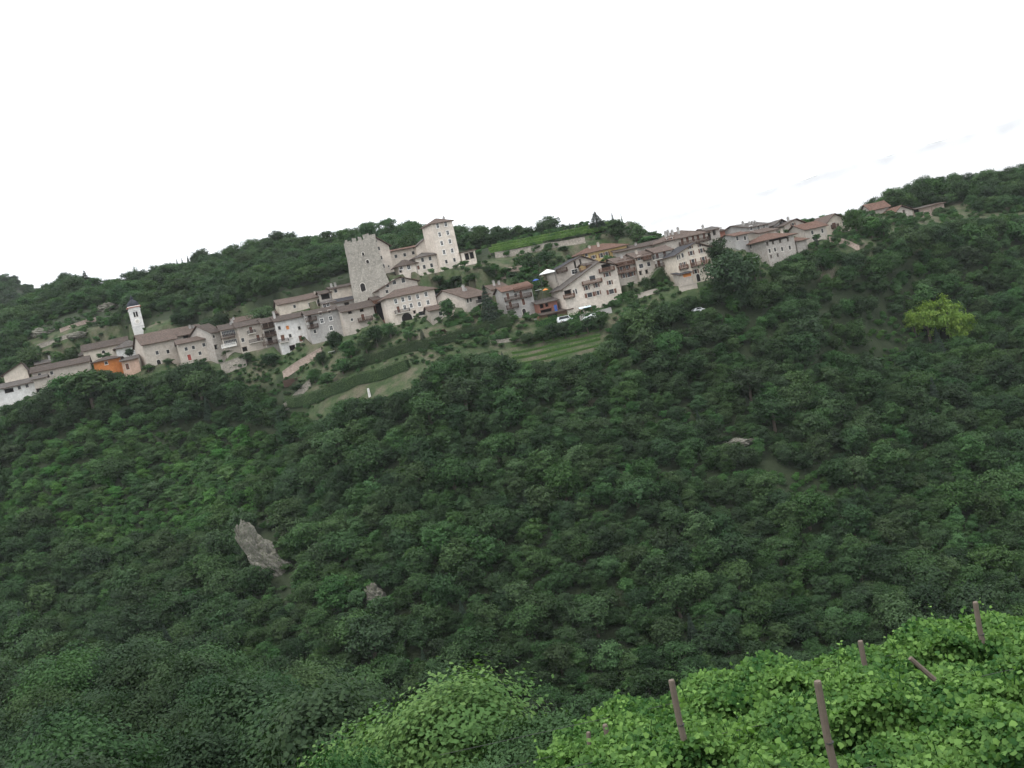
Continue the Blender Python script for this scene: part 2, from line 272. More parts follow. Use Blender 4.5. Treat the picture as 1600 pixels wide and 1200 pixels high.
# --- middle
H('beige house with a long dark verge and stacked balconies behind the conifer', 'E', (375,578), (610,524), (560,850), 297, 46, 17, 'e', 5.2, 'beige', 'r_pink', [('w',.8,1.2,[(405,600),(437,590)]), ('o',2.4,1.9,[(540,580)]), ('o',2.4,1.6,[(545,665)])], [(495,632,640,600,'frame'), (488,735,620,708,'frame')], chim=[(478,425),(510,480)])
H('house showing a pink roof and chimney between conifer and terraced garden', 'E', (650,486), (812,452), (700,540), 306, 20, 9, 'e', 2.2, 'beige', 'r_pink', chim=[(705,400),(760,405)])
H('grey house with long dark balconies and an arched side window', 'E', (765,510), (1064,442), (960,850), 294, 14, 9, 'e', 2.0, 'grey', 'r_red', [('w',.8,1.1,[(855,735)]), ('a',1.1,2.2,[(995,720)]), ('d',.9,1.9,[(825,550),(960,535),(850,640),(985,610)]), ('w',.9,1.1,[(905,540)])],
  [(885,505,1072,462,'wood2'), (790,600,1068,548,'wood'), (810,686,932,660,'wood')])
H('red brick house with a white pillar beside the terraced garden', 'E', (1130,640), (1332,596), (1250,750), 292, 12, 6, 's', 1.1, 'brick', 'r_grey', [('o',1.1,1.2,[(1175,655)]), ('o',.9,.9,[(1230,643)]), ('o',3.4,1.0,[(1225,708)])])
H('low dark timber shed above the hedge near the white van', 'E', (1180,752), (1482,690), (1330,800), 288, 12, 4, 's', .5, 'wood2', 'r_brown', [('o',3.0,1.0,[(1290,760)])], name='shed', cat='shed')
# --- right middle
H('large stone house with a broad gable and brown shutters on the slope', 'F', (225,640), (700,428), (560,830), 289, 14, 12, 'g', 2, 'castle', 'r_grey', [('s',.8,1.2,[(437,628),(525,605),(645,580),(540,672)]), ('s',1.0,1.2,[(620,508)]), ('s',1.5,1.3,[(467,690),(660,660)]), ('w',.5,1.4,[(325,668),(345,658)]), ('o',3.0,1.6,[(615,442)]), ('w',1.8,1.4,[(490,540)]), ('o',2.2,1.4,[(272,672)])],
  [(398,606,570,566,'wood2'), (548,492,682,462,'wood2'), (232,728,322,700,'wood2')], apex=(548,400))
H('gabled house with white double window above the broad stone house', 'F', (160,478), (510,390), (300,640), 300, 14, 10, 'g', 2, 'beige', 'r_dark', [('o',.6,2.0,[(335,420),(385,405)]), ('W',1.9,1.3,[(332,482)]), ('W',.5,1.0,[(245,592),(266,582)])], [(168,495,258,470,'wood')], apex=(385,348))
H('yellow loft house squeezed between the two stone gables', 'F', (425,432), (545,404), (480,480), 296, 14, 6, 'e', .9, 'yellow', 'r_brown', [('o',.7,.9,[(412,440),(500,425)])], [(378,485,482,460,'wood2')])
H('house with a broad red hipped roof behind the yellow loft', 'F', (378,332), (790,240), (560,410), 313, 12, 11, 'h', 2.7, 'yellow', 'r_red', [('s',.9,1.3,[(572,336),(617,325)]), ('s',.9,1.0,[(500,352)]), ('w',.8,.8,[(435,335)])], chim=[(490,255),(568,228)])
H('house with a long dark roof behind the balconied row', 'F', (690,315), (1110,222), (900,340), 313, 12, 9, 'e', 1.7, 'stone', 'r_brown', chim=[(905,252),(800,275)])
H('beige house with two full width brown wooden balconies', 'F', (698,414), (868,366), (790,600), 297, 13, 10, 'e', 2.3, 'beige', 'r_pink', [('o',1.8,1.3,[(745,402),(822,385)]), ('s',.8,1.5,[(745,458),(800,446)]), ('s',.8,1.2,[(770,520),(812,513),(845,503)])], [(698,447,858,408,'wood2'), (706,510,864,474,'wood2')], chim=[(780,340)])
H('stone house with six plain dark windows between two balconied houses', 'F', (871,366), (1044,318), (980,580), 297, 13, 10, 'e', 2.3, 'buff', 'r_pink', [('s',.9,1.2,[(905,362)]), ('o',2.0,1.8,[(970,352)]), ('w',1.3,1.2,[(925,432)]), ('w',1.0,1.2,[(992,415)]), ('o',.9,1.0,[(920,495),(975,483)])], [(940,382,1002,366,'wood2')], chim=[(915,300)])
H('white fronted house with two long balconies right of the plain stone house', 'F', (1047,318), (1192,284), (1130,520), 297, 13, 10, 'e', 2.3, 'white', 'r_pink', [('d',.9,1.9,[(1065,350),(1135,330),(1080,412),(1150,396),(1168,390)]), ('s',.8,1.2,[(1110,478),(1155,465)])], [(1030,380,1188,344,'frame'), (1052,448,1198,414,'wood')])
H('cream house with a dark front gable and a balcony across its middle', 'K', (562,690), (1078,562), (950,1100), 288, 15, 11, 'g', 2, 'cream', 'r_dark', [('s',.85,1.2,[(800,655),(960,615),(870,940),(1030,905)]), ('s',.9,1.9,[(832,800),(994,765)]), ('w',.6,1.3,[(665,690),(613,712),(588,722)]), ('s',.5,1.4,[(700,830),(645,845)]), ('s',.7,.7,[(785,565),(940,535)]), ('A',1.1,2.2,[(910,1040)])], [(795,875,1078,800,'wood2'), (612,915,738,880,'wood2')], apex=(856,500))
H('small lean-to shed at the foot of the cream gabled house', 'K', (612,1005), (802,962), (700,1130), 285.5, 15, 4, 's', .7, 'beige', 'r_dark', [('O',2.6,.9,[(740,1000)])], name='shed', cat='shed', over=.5)
H('beige house with a large pink hipped roof above the cream gabled house', 'K', (385,445), (1052,352), (560,620), 308, 18, 11, 'h', 3.1, 'beige', 'r_pink', [('s',.9,1.1,[(435,452),(492,440)]), ('d',1.0,1.9,[(660,475),(740,445),(830,425),(905,405),(1000,385)])], [(612,548,1060,438,'wood')], chim=[(475,322),(515,302),(672,258),(580,300)])
H('stone house with a flat grey roof at the skyline above the big dark tree', 'K', (1040,312), (1232,272), (1150,500), 313, 18, 9, 'e', 1.5, 'stone', 'r_grey', [('o',1.0,1.4,[(1160,335),(1090,415),(1065,345)])], chim=[(875,262)])
H('small brick house with one stone chimney at the skyline', 'K', (1212,322), (1322,304), (1260,400), 319, 18, 6, 'e', .8, 'brick', 'r_brown', chim=[(1262,262)])
# --- right end
H('grey house with a small red roof left of the big stone house', 'J', (272,398), (476,348), (350,520), 304, 20, 8, 'e', 1.3, 'grey', 'r_red', [('w',.8,1.2,[(440,420),(320,425)])])
H('grey gabled house with white framed upper windows at the skyline', 'J', (470,255), (800,208), (560,400), 316, 36, 12, 'e', 2.4, 'grey', 'r_grey', [('W',1.2,1.3,[(535,262),(650,255),(735,245)]), ('d',.9,1.7,[(545,370)])], chim=[(545,152),(650,160),(692,150),(738,160)])
H('low house with a pale pink lean-to roof behind the big stone house', 'J', (650,350), (930,288), (760,400), 309, 18, 6, 's', 1.2, 'beige', 'r_pink')
H('small grey house with a pointed gable at the skyline', 'J', (890,222), (1072,182), (970,300), 324, 25, 9, 'g', 2, 'grey', 'r_grey', [('o',.9,.9,[(1000,185)])], apex=(990,140))
H('beige house with a broad rounded-looking gable and thin chimney at the skyline', 'J', (1050,228), (1392,196), (1180,320), 318, 14, 10, 'g', 2, 'beige', 'r_brown', [('s',.8,1.1,[(1190,212)])], chim=[(1190,100)], apex=(1230,130))
H('big stone house with a red hipped roof and dark open top storey', 'J', (755,462), (1192,352), (880,930), 298, 22, 11, 'h', 2.5, 'stone', 'r_red', [('w',.75,1.2,[(825,620),(910,600),(1020,592),(1140,570)]), ('o',.6,.7,[(850,712),(952,685)]), ('o',.7,.9,[(790,508),(880,490),(990,465),(1110,440)]), ('o',7.0,.75,[(965,425)])], lwins=[('w',.8,1.3,[(530,555)])], chim=[(1120,285)])
H('small stone house with a red lean-to roof right of the big stone house', 'J', (1232,474), (1402,446), (1320,620), 303, 14, 6, 's', 1.1, 'stone', 'r_red')
H('beige house with a broad red roof left of the cream end house', 'G', (1125,280), (1314,242), (1250,430), 310, 18, 10, 'e', 2.7, 'beige', 'r_red', [('w',.8,1.2,[(1195,305),(1210,357),(1285,290)])])
H('cream house with a tall gable and a small dark balcony', 'G', (1302,246), (1530,196), (1420,310), 318, 8, 12, 'g', 2, 'cream', 'r_pink', [('d',1.3,1.6,[(1390,240)]), ('w',.7,1.2,[(1475,225)])], [(1365,268,1422,252,'wood')], apex=(1388,142))
H('house half hidden by trees showing a steep red roof at the far right', 'H', (322,540), (470,478), (400,590), 352, 0, 9, 'e', 3.2, 'beige', 'r_red')
H('beige gabled house with a long red roof at the far right', 'H', (505,565), (668,524), (590,610), 345, 22, 14, 'g', 2, 'beige', 'r_red', [('o',1.0,1.0,[(600,540)])], apex=(568,492))
H('low pale walled shed with an open dark bay at the far right', 'H', (660,530), (824,492), (740,590), 352, 0, 6, 's', .5, 'pinkwall', 'r_grey', [('o',2.0,1.2,[(705,530)])], name='shed', cat='shed')
H('low shed under trees at the right end of the village', 'H', (830,490), (930,466), (890,515), 357, 0, 5, 's', .5, 'pinkwall', 'r_pink', name='shed', cat='shed')

def plane_hit(px, py, P0, n):
    d = ray(px, py); return d*(P0.dot(n)/d.dot(n))
for h in HS:
    q = lambda p: zp(h['z'], p)
    c, s = math.cos(h['yaw']), math.sin(h['yaw'])
    h['n'] = Vector((s, -c, 0)); h['dx'] = Vector((c, s, 0)); h['dy'] = Vector((-s, c, 0))
    P0 = at(*q(h['TL']), h['Y']); P1 = plane_hit(*q(h['TR']), P0, h['n']); Pb = plane_hit(*q(h['bot']), P0, h['n'])
    h['w'] = (P1-P0).dot(h['dx']); zt = (P0.z+P1.z)/2; h['zL'] = P0.z-Pb.z; h['zR'] = P1.z-Pb.z
    if h['roof'] != 'g': h['zL'] = h['zR'] = zt-Pb.z
    h['P0'] = Vector((P0.x, P0.y, Pb.z)); h['q'] = q
def loc2(h, p):   # photo spot -> (along, up) on the front of house h
    P = plane_hit(*h['q'](p), h['P0'], h['n'])-h['P0']; return P.dot(h['dx']), P.z
for h in HS:
    if h['apex']:
        h['ax'], h['az'] = loc2(h, h['apex'])
        h['ax'] = min(max(h['ax'], .04*h['w']), .97*h['w'])

# ------------------------------------------------------------------ terrain: (distance, height) down the view, per bearing
COLS = [-5000, -1300, -850, -740, -690, -650, -590, -445, -355, -290, -140, -40, 40, 110, 170, 235, 310, 380, 450, 540, 630, 700, 850, 1300, 5000]
STN = {
 'N2': [(7.5, -5)]*11 + [(7.5, -6.0)] + [(7.5, -6.7)]*13,
 'N3': [(15.5, -11)]*10 + [(15.8, -8.4), (16.0, -7.8)] + [(16.2, -7.6)]*13,
 'N4': [(40, -29)]*8 + [(40, -27)]*3 + [(40, -24)]*14,
 'N5': [(110, -37)]*7 + [(105, -40), (100, -44), (100, -48), (100, -52)] + [(100, -56)]*14,
 'N6': [(150, -54)]*6 + [(150, -60), (150, -66), (150, -70), (150, -72), (150, -76)] + [(150, -82)]*14,
 'O1': [(190, -64)]*5 + [(190, -63), (190, -65), (185, -70), (182, -72), (180, -74), (178, -78)] + [(176, -80)]*5 + [(178, -85)]*6 + [(182, -88)]*3,
 'O2': [(244, -50)]*3 + [(242, -50), (240, -50), (236, -51), (228, -54), (212, -57), (207, -57), (207, -55), (207, -54), (212, -54), (214, -54), (216, -54), (218, -55), (216, -60), (216, -64), (215, -67), (215, -69), (212, -74), (210, -76), (208, -78), (208, -80), (208, -80), (208, -80)],
 'O3': [(280, -33)]*3 + [(277, -34), (275, -35), (272, -37), (266, -39), (246, -41), (238, -41), (240, -39), (243, -33), (244, -33), (246, -33), (246, -34), (246, -34), (244, -40), (244, -43), (244, -45), (244, -47), (246, -56), (248, -58), (250, -62), (252, -64), (252, -64), (252, -64)],
 'O4': [(303, -13)]*3 + [(299, -13), (298, -13), (297, -14), (296, -16), (284, -26), (280, -25), (270, -20), (264, -14), (263, -18), (263, -21), (262, -22), (262, -22), (264, -25), (264, -29), (264, -30), (268, -31), (282, -36), (290, -36), (296, -36), (300, -37), (300, -37), (300, -37)],
 'F':  [(322, 5)]*3 + [(314, 5), (314, 5), (314, 5), (314, 3), (309, 1), (306, 0), (302, 1), (296, 3), (290, 0), (288, -3), (286, -4), (285, -4.5), (285, -4.5), (284, -3), (288, -4), (293, -6), (300, -3), (316, -3), (326, -5), (338, -7), (338, -7), (338, -7)],
 'B1': [(345, 10)]*3 + [(334, 11), (334, 11), (334, 12), (334, 13), (323, 12), (319, 13), (316, 16), (311, 16.5), (308, 13), (303, 6), (300, 3), (302, 6), (302, 5), (300, 4), (303, 3), (308, 3), (312, 3), (332, 2), (342, 0), (354, -2), (354, -2), (354, -2)],
 'B2': [(372, 28)]*3 + [(364, 27), (362, 27), (360, 27), (358, 25), (338, 20), (332, 20), (328, 20), (322, 20), (321, 18.5), (326, 17), (328, 18), (330, 18), (328, 16), (320, 9), (320, 8), (322, 8), (328, 7), (348, 5), (362, 4), (370, 3), (370, 3), (370, 3)],
 'H1': [(410, 42)]*3 + [(405, 40), (403, 39), (400, 39), (396, 36), (370, 30), (362, 29), (356, 27), (350, 25), (348, 23), (345, 23), (346, 24), (346, 24.5), (343, 20), (340, 10), (340, 8), (342, 8), (348, 7), (366, 7), (382, 9), (388, 6), (388, 6), (388, 6)],
 'H2': [(475, 52)]*3 + [(470, 48), (465, 49), (462, 57), (460, 47), (455, 50), (452, 50), (450, 50), (448, 44), (440, 35), (425, 24), (400, 18), (380, 15), (375, 10), (375, 5), (378, 2), (382, 1), (392, 1), (405, 3), (420, 8), (425, 5), (425, 5), (425, 5)],
 'V':  [(580, 40)]*6 + [(580, 35), (580, 38), (580, 38), (580, 38), (580, 32), (570, 25), (560, 15), (540, 8), (520, 2)] + [(520, -10)]*10,
 'FR': [(780, 126), (780, 126), (780, 122), (780, 117), (780, 98), (780, 72), (780, 55), (780, 40), (780, 38), (780, 35), (780, 25), (780, 15), (780, 5)] + [(780, -15)]*12,
 'END': [(1900, 60)]*7 + [(1900, 0)]*6 + [(1900, -40)]*12}
ORDER = [('N1', 0), ('N2', 5), ('N3', 10), ('N4', 10), ('N5', 14), ('N6', 12), ('O1', 10), ('O2', 14), ('O3', 14), ('O4', 14), ('F', 16), ('B1', 10), ('B2', 12), ('H1', 10), ('H2', 14), ('V', 8), ('FR', 10), ('END', 6)]
STN['N1'] = [(2.5, -1.95)]*25
acols = np.concatenate([np.linspace(-5000, -1100, 30), np.arange(-1080, 1081, 10), np.linspace(1100, 5000, 30)])
def smooth1(a, k):
    for _ in range(k):
        b = a.copy(); b[1:-1] = (a[:-2]+2*a[1:-1]+a[2:])/4; a = b
    return a
stY = {}; stZ = {}
for n_, _ in ORDER:
    stY[n_] = smooth1(np.interp(acols, COLS, [p[0] for p in STN[n_]]), 6); stZ[n_] = smooth1(np.interp(acols, COLS, [p[1] for p in STN[n_]]), 6)
rowsY = [stY['N1']]; rowsZ = [stZ['N1']]
for (n0, _), (n1_, k) in zip(ORDER[:-1], ORDER[1:]):
    for j in range(1, k+1):
        t = j/k; rowsY.append(stY[n0]*(1-t)+stY[n1_]*t); rowsZ.append(stZ[n0]*(1-t)+stZ[n1_]*t)
GY = np.array(rowsY).T; GZ = np.array(rowsZ).T                       # [column, row]
for _ in range(3): GZ[:, 1:-1] = (GZ[:, :-2]+2*GZ[:, 1:-1]+GZ[:, 2:])/4
GX = acols[:, None]/FPX*GY
def lump(x, y, s, seed):                                             # cheap smooth noise
    r = np.random.default_rng(seed); o = 0
    for k in range(6):
        a = r.uniform(0, 6.28); f = s*r.uniform(.6, 1.8); o = o+np.sin((x*math.cos(a)+y*math.sin(a))*f+r.uniform(0, 6.28))
    return o/6
amp = np.interp(GY, [10, 30, 150, 270, 320, 400, 800], [0, .6, 2.0, 1.6, .5, 1.8, 6])
GZ = GZ+amp*(lump(GX, GY, .06, 1)+.5*lump(GX, GY, .16, 2))
# level the ground inside and just before every house
FOOT = []
for h in HS:
    P0, w_, d_ = h['P0'], h['w'], h['dep']
    lx = (GX-P0.x)*h['dx'].x+(GY-P0.y)*h['dx'].y; ly = (GX-P0.x)*h['dy'].x+(GY-P0.y)*h['dy'].y
    m = (lx > -1.5) & (lx < w_+1.5) & (ly > (-3.5 if h['Y'] < 320 else -9)) & (ly < d_+1)
    GZ[m] = np.minimum(GZ[m], P0.z-.05)
    FOOT.append((P0.x, P0.y, h['dx'], h['dy'], w_, d_))
for (px_, py_, Y_, r_) in ((216, 524, 353, 5.0),):                     # bell tower plot
    P0 = at(px_, py_, Y_); m = (GX-P0.x)**2+(GY-P0.y)**2 < r_**2; GZ[m] = np.minimum(GZ[m], P0.z)
def ground(x, y):
    a = x/max(y, .1)*FPX; i = int(np.searchsorted(acols, a))-1; i = min(max(i, 0), len(acols)-2)
    f = (a-acols[i])/(acols[i+1]-acols[i])
    return float(np.interp(y, GY[i], GZ[i])*(1-f)+np.interp(y, GY[i+1], GZ[i+1])*f)
def hit(px, py, y0=170, y1=700):                                     # where a sight line meets the ground
    d = ray(px, py); y = y0
    while y < y1:
        if d.z/d.y*y < ground(d.x/d.y*y, y): break
        y += .5
    x = d.x/d.y*y; return Vector((x, y, ground(x, y)))
nc, nr = GX.shape
V = np.stack([GX, GY, GZ], -1).reshape(-1, 3)
ii, jj = np.meshgrid(np.arange(nc-1), np.arange(nr-1), indexing='ij')
Fq = np.stack([ii*nr+jj, (ii+1)*nr+jj, (ii+1)*nr+jj+1, ii*nr+jj+1], -1).reshape(-1, 4)
m_, t_, b_, o_ = new_mat('hillside_ground'); co_ = geoco(t_)
g1 = noise(t_, co_, .05, 5, .6); g2 = noise(t_, co_, .5, 5, .7); g3 = noise(t_, co_, 3., 4, .7)
grass = ramp(t_, g2, [(.3, (.022, .040, .016)), (.5, (.040, .064, .025)), (.7, (.075, .092, .045))])
soil = ramp(t_, g3, [(.3, (.075, .064, .045)), (.7, (.17, .145, .11))])
litter = ramp(t_, g2, [(.3, (.016, .026, .012)), (.7, (.034, .046, .022))])          # woodland floor
wd = nd(t_, 'ShaderNodeAttribute', attribute_name='wooded').outputs['Fac']
c_ = mixc(t_, wd, mixc(t_, ramp(t_, noise(t_, co_, .13, 6, .7), [(.46, (0,)*3), (.62, (.75,)*3)]), grass, soil), litter)
t_.links.new(c_, b_.inputs['Base Color']); bump(t_, b_, g3, .8, .25); M['ground'] = m_
tme = np_mesh('terrain', V, Fq, M['ground'], True)
wood_z = np.ones(GZ.shape)                                            # ground kind: 1 under the woods, 0 on gardens, terraces and verges
wood_z[(GY > stY['F'][:, None]-np.where((acols > -330) & (acols < 190), 34, 5)[:, None]) & (GY < stY['B2'][:, None]+4)] = 0
wood_z[GY < 26] = 0
tme.attributes.new('wooded', 'FLOAT', 'POINT').data.foreach_set('value', wood_z.reshape(-1).astype(np.float32))
terrain = link('terrain', tme); tag(terrain, kind='structure')
# the road the camera stands on
m_, t_, b_, o_ = new_mat('asphalt'); co_ = geoco(t_); t_.links.new(ramp(t_, noise(t_, co_, 30, 3, .7), [(.3, (.04, .04, .04)), (.7, (.065, .064, .062))]), b_.inputs['Base Color']); M['asphalt'] = m_
mb = MB(); mb.box(-60, 60, -7, 2.6, -2.6, -1.75); tag(mb.build('road', M['asphalt']), kind='structure')

# ------------------------------------------------------------------ house builder
EXT = 5.0                                                            # walls run on below the ground
def clip(poly, a, b, c):                                             # keep a*x+b*z<=c
    out = []
    for i in range(len(poly)):
        p, q = poly[i], poly[(i+1) % len(poly)]; dp = a*p[0]+b*p[1]-c; dq = a*q[0]+b*q[1]-c
        if dp <= 0: out.append(p)
        if (dp < 0) != (dq < 0) and dp != dq:
            t = dp/(dp-dq); out.append((p[0]+t*(q[0]-p[0]), p[1]+t*(q[1]-p[1])))
    return out
def wall_face(mb, L, ztop, halves, opens, mp, z0=-EXT):
    """a wall with real openings: rectangle L x [z0,ztop] cut by half planes, holes with reveals; mp maps (s,z,depth) to 3D"""
    xs = sorted({0, L, *[max(0, o[0]) for o in opens], *[min(L, o[1]) for o in opens]}); zs = sorted({z0, ztop, *[o[2] for o in opens], *[min(o[3], ztop) for o in opens]})
    for i in range(len(xs)-1):
        for j in range(len(zs)-1):
            cx, cz = (xs[i]+xs[i+1])/2, (zs[j]+zs[j+1])/2
            if xs[i+1]-xs[i] < 1e-4 or zs[j+1]-zs[j] < 1e-4: continue
            if any(o[0] < cx < o[1] and o[2] < cz < o[3] for o in opens): continue
            p = [(xs[i], zs[j]), (xs[i+1], zs[j]), (xs[i+1], zs[j+1]), (xs[i], zs[j+1])]
            for hp in halves:
                p = clip(p, *hp)
                if len(p) < 3: break
            if len(p) >= 3: mb.poly([mp(x, z, 0) for x, z in p])
    for x0, x1, za, zb, dp in opens:
        x0 = max(0, x0); x1 = min(L, x1); zb = min(zb, ztop)
        for a, b in (((x0, za), (x1, za)), ((x1, za), (x1, zb)), ((x1, zb), (x0, zb)), ((x0, zb), (x0, za))):
            mb.poly([mp(*a, 0), mp(*b, 0), mp(*b, dp), mp(*a, dp)])
WMESH = {}
def win_meshes(kind, w, h):
    """frame / pane / shutter / sill meshes, local origin at opening centre on the wall plane, -y outward"""
    k = (kind, round(w, 2), round(h, 2))
    if k in WMESH: return WMESH[k]
    a, b = w/2, h/2; res = []
    fm = {'W': 'framew', 's': 'frame', 'O': 'frame', 'G': 'frame', 'd': 'frame', 'r': 'frame'}.get(kind, 'frame')
    if kind in 'aA':                                                 # arched: surround ring proud of the wall, pane behind it
        n = 10; inn = [(-a, -b)]+[(-a*math.cos(math.pi*i/n), b-a+a*math.sin(math.pi*i/n)) for i in range(n+1)]+[(a, -b)]
        e = 1+.32/w; out = [(-a*e, -b)]+[(-a*e*math.cos(math.pi*i/n), b-a+a*e*math.sin(math.pi*i/n)) for i in range(n+1)]+[(a*e, -b)]
        f = MB()
        for i in range(len(inn)-1):
            f.poly([(inn[i][0], -.05, inn[i][1]), (inn[i+1][0], -.05, inn[i+1][1]), (out[i+1][0], -.05, out[i+1][1]), (out[i][0], -.05, out[i][1])])
            f.poly([(out[i][0], -.05, out[i][1]), (out[i+1][0], -.05, out[i+1][1]), (out[i+1][0], .02, out[i+1][1]), (out[i][0], .02, out[i][1])])
        p = MB(); p.poly([(x, -.012, z) for x, z in inn])
        res = [('frame', f.mesh('frame', M['frame'])), ('pane', p.mesh('pane', M['dark']))]
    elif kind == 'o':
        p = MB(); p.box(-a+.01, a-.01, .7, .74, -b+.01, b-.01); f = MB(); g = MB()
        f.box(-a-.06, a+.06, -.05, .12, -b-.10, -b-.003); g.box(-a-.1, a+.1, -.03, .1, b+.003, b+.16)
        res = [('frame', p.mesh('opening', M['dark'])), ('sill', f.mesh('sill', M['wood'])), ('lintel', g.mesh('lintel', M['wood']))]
    else:
        f = MB(); t = .16 if kind == 'W' else .11
        for x0, x1, z0, z1 in ((-a-t, -a-.002, -b-t, b+t), (a+.002, a+t, -b-t, b+t), (-a-.002, a+.002, b+.002, b+t), (-a-.002, a+.002, -b-t, -b-.002)):
            f.box(x0, x1, -.045, .03, z0, z1)
        p = MB()
        if kind in 'dr': p.box(-a+.02, a-.02, .10, .15, -b+.02, b-.02)
        else:
            p.box(-a+.02, a-.02, .13, .15, -b+.02, b-.02)
            n = max(1, int(w/1.0)) if kind == 'G' else 1
        res = [('frame', f.mesh('frame', M[fm])), ('pane', p.mesh('pane', M['door'] if kind == 'r' else M['shutter'] if kind == 'd' else M['orange_c'] if kind == 'O' else M['glass']))]
        if kind not in 'drO':
            c = MB(); n = max(1, round(w/.9)) if kind == 'G' else 1
            for i in range(1, 2*n): c.box(-a+w*i/(2*n)-.025, -a+w*i/(2*n)+.025, .105, .128, -b+.02, b-.02)
            c.box(-a+.03, a-.03, .107, .126, .1*b-.02, .1*b+.02)
            res.append(('casement', c.mesh('casement', M['framew' if kind == 'W' else 'frame' if kind == 'G' else 'wood'])))
        if kind == 's':
            for sx in (-1, 1):
                s = MB(); x0, x1 = sorted((sx*(a+t+.01), sx*(a+t+.01+w*.46))); s.box(x0, x1, -.075, -.03, -b, b)
                for i in range(4): s.box(x0+.04, x1-.04, -.09, -.076, -b+h*(i+.12)/4, -b+h*(i+.85)/4)
                res.append(('shutter', s.mesh('shutter', M['shutter'])))
        if kind in 'wWs':
            s = MB(); s.box(-a-.2, a+.2, -.14, -.047, -b-.2, -b-.1); res.append(('sill', s.mesh('sill', M[fm])))
    WMESH[k] = res; return res
def put_window(root, kind, w, h, pos, rz=0.0):
    ms = win_meshes(kind, w, h)
    o = link('door' if kind in 'dr' else 'window', ms[0][1], root, pos); o.rotation_euler.z = rz
    for n_, me in ms[1:]: link({'pane': 'door_leaf'}.get(n_, n_) if kind in 'dr' else n_, me, o)
def slab(mb, pts, th, nu=7, nv=4, seed=0):
    """roof plane: pts = (eave a, eave b, ridge b, ridge a); uneven tile courses on top, dark boards beneath"""
    r = random.Random(seed); a, b, c, d = [Vector(p) for p in pts]; G = []
    for j in range(nv+1):
        row = []
        for i in range(nu+1):
            u, v = i/nu, j/nv; p = (a*(1-u)+b*u)*(1-v)+(d*(1-u)+c*u)*v
            p = p+Vector((0, 0, r.uniform(-.05, .05)-.10*math.sin(math.pi*u)*(.3+.7*v))); row.append(p)
        G.append(row)
    for j in range(nv):
        for i in range(nu):
            q = [G[j][i], G[j][i+1], G[j+1][i+1], G[j+1][i]]
            if (q[0]-q[1]).length < 1e-4: q = q[1:]
            elif (q[2]-q[3]).length < 1e-4: q = q[:3]
            mb.poly(q, 0); mb.poly([p-Vector((0, 0, th)) for p in reversed(q)], 1)
    edge = [G[0][i] for i in range(nu+1)]+[G[j][nu] for j in range(1, nv+1)]+[G[nv][i] for i in range(nu-1, -1, -1)]+[G[j][0] for j in range(nv-1, 0, -1)]
    for i in range(len(edge)):
        p, q = edge[i], edge[(i+1) % len(edge)]
        if (p-q).length > 1e-4: mb.poly([p, p-Vector((0, 0, th)), q-Vector((0, 0, th)), q], 1)
BALM = {}
def put_balcony(root, x0, x1, z, mat, dep=1.15):
    w = round(x1-x0, 1); k = (w, mat)
    if k not in BALM:
        f = MB(); f.box(0, w, -dep, -.003, -.16, 0)
        for i in range(max(2, int(w/1.6)+1)):
            x = .1+(w-.3)*i/max(1, int(w/1.6)); f.box(x, x+.12, -dep*.9, -.003, -.34, -.162)
        g = MB(); rail = mat; g.box(0, w, -dep+.01, -dep+.09, .92, 1.02); g.box(.01, w-.01, -dep+.02, -dep+.08, .08, .16)
        for x in (0, w-.08): g.box(x, x+.08, -dep+.09, -.01, .92, 1.02)
        n = max(3, int(w/.22))
        for i in range(n+1): g.box(w*i/n*(w-.08)/w, w*i/n*(w-.08)/w+.09, -dep+.025, -dep+.075, .003, .915)
        for j in range(5): g.box(.015, .065, -dep+.2+j*.2, -dep+.29+j*.2, .003, .915); g.box(w-.065, w-.015, -dep+.2+j*.2, -dep+.29+j*.2, .003, .915)
        BALM[k] = (f.mesh('balcony', M[mat if mat.startswith('frame') else 'wood']), g.mesh('railing', M['metal' if mat == 'frame' else mat]))
    o = link('balcony', BALM[k][0], root, (x0, 0, z)); link('railing', BALM[k][1], o)
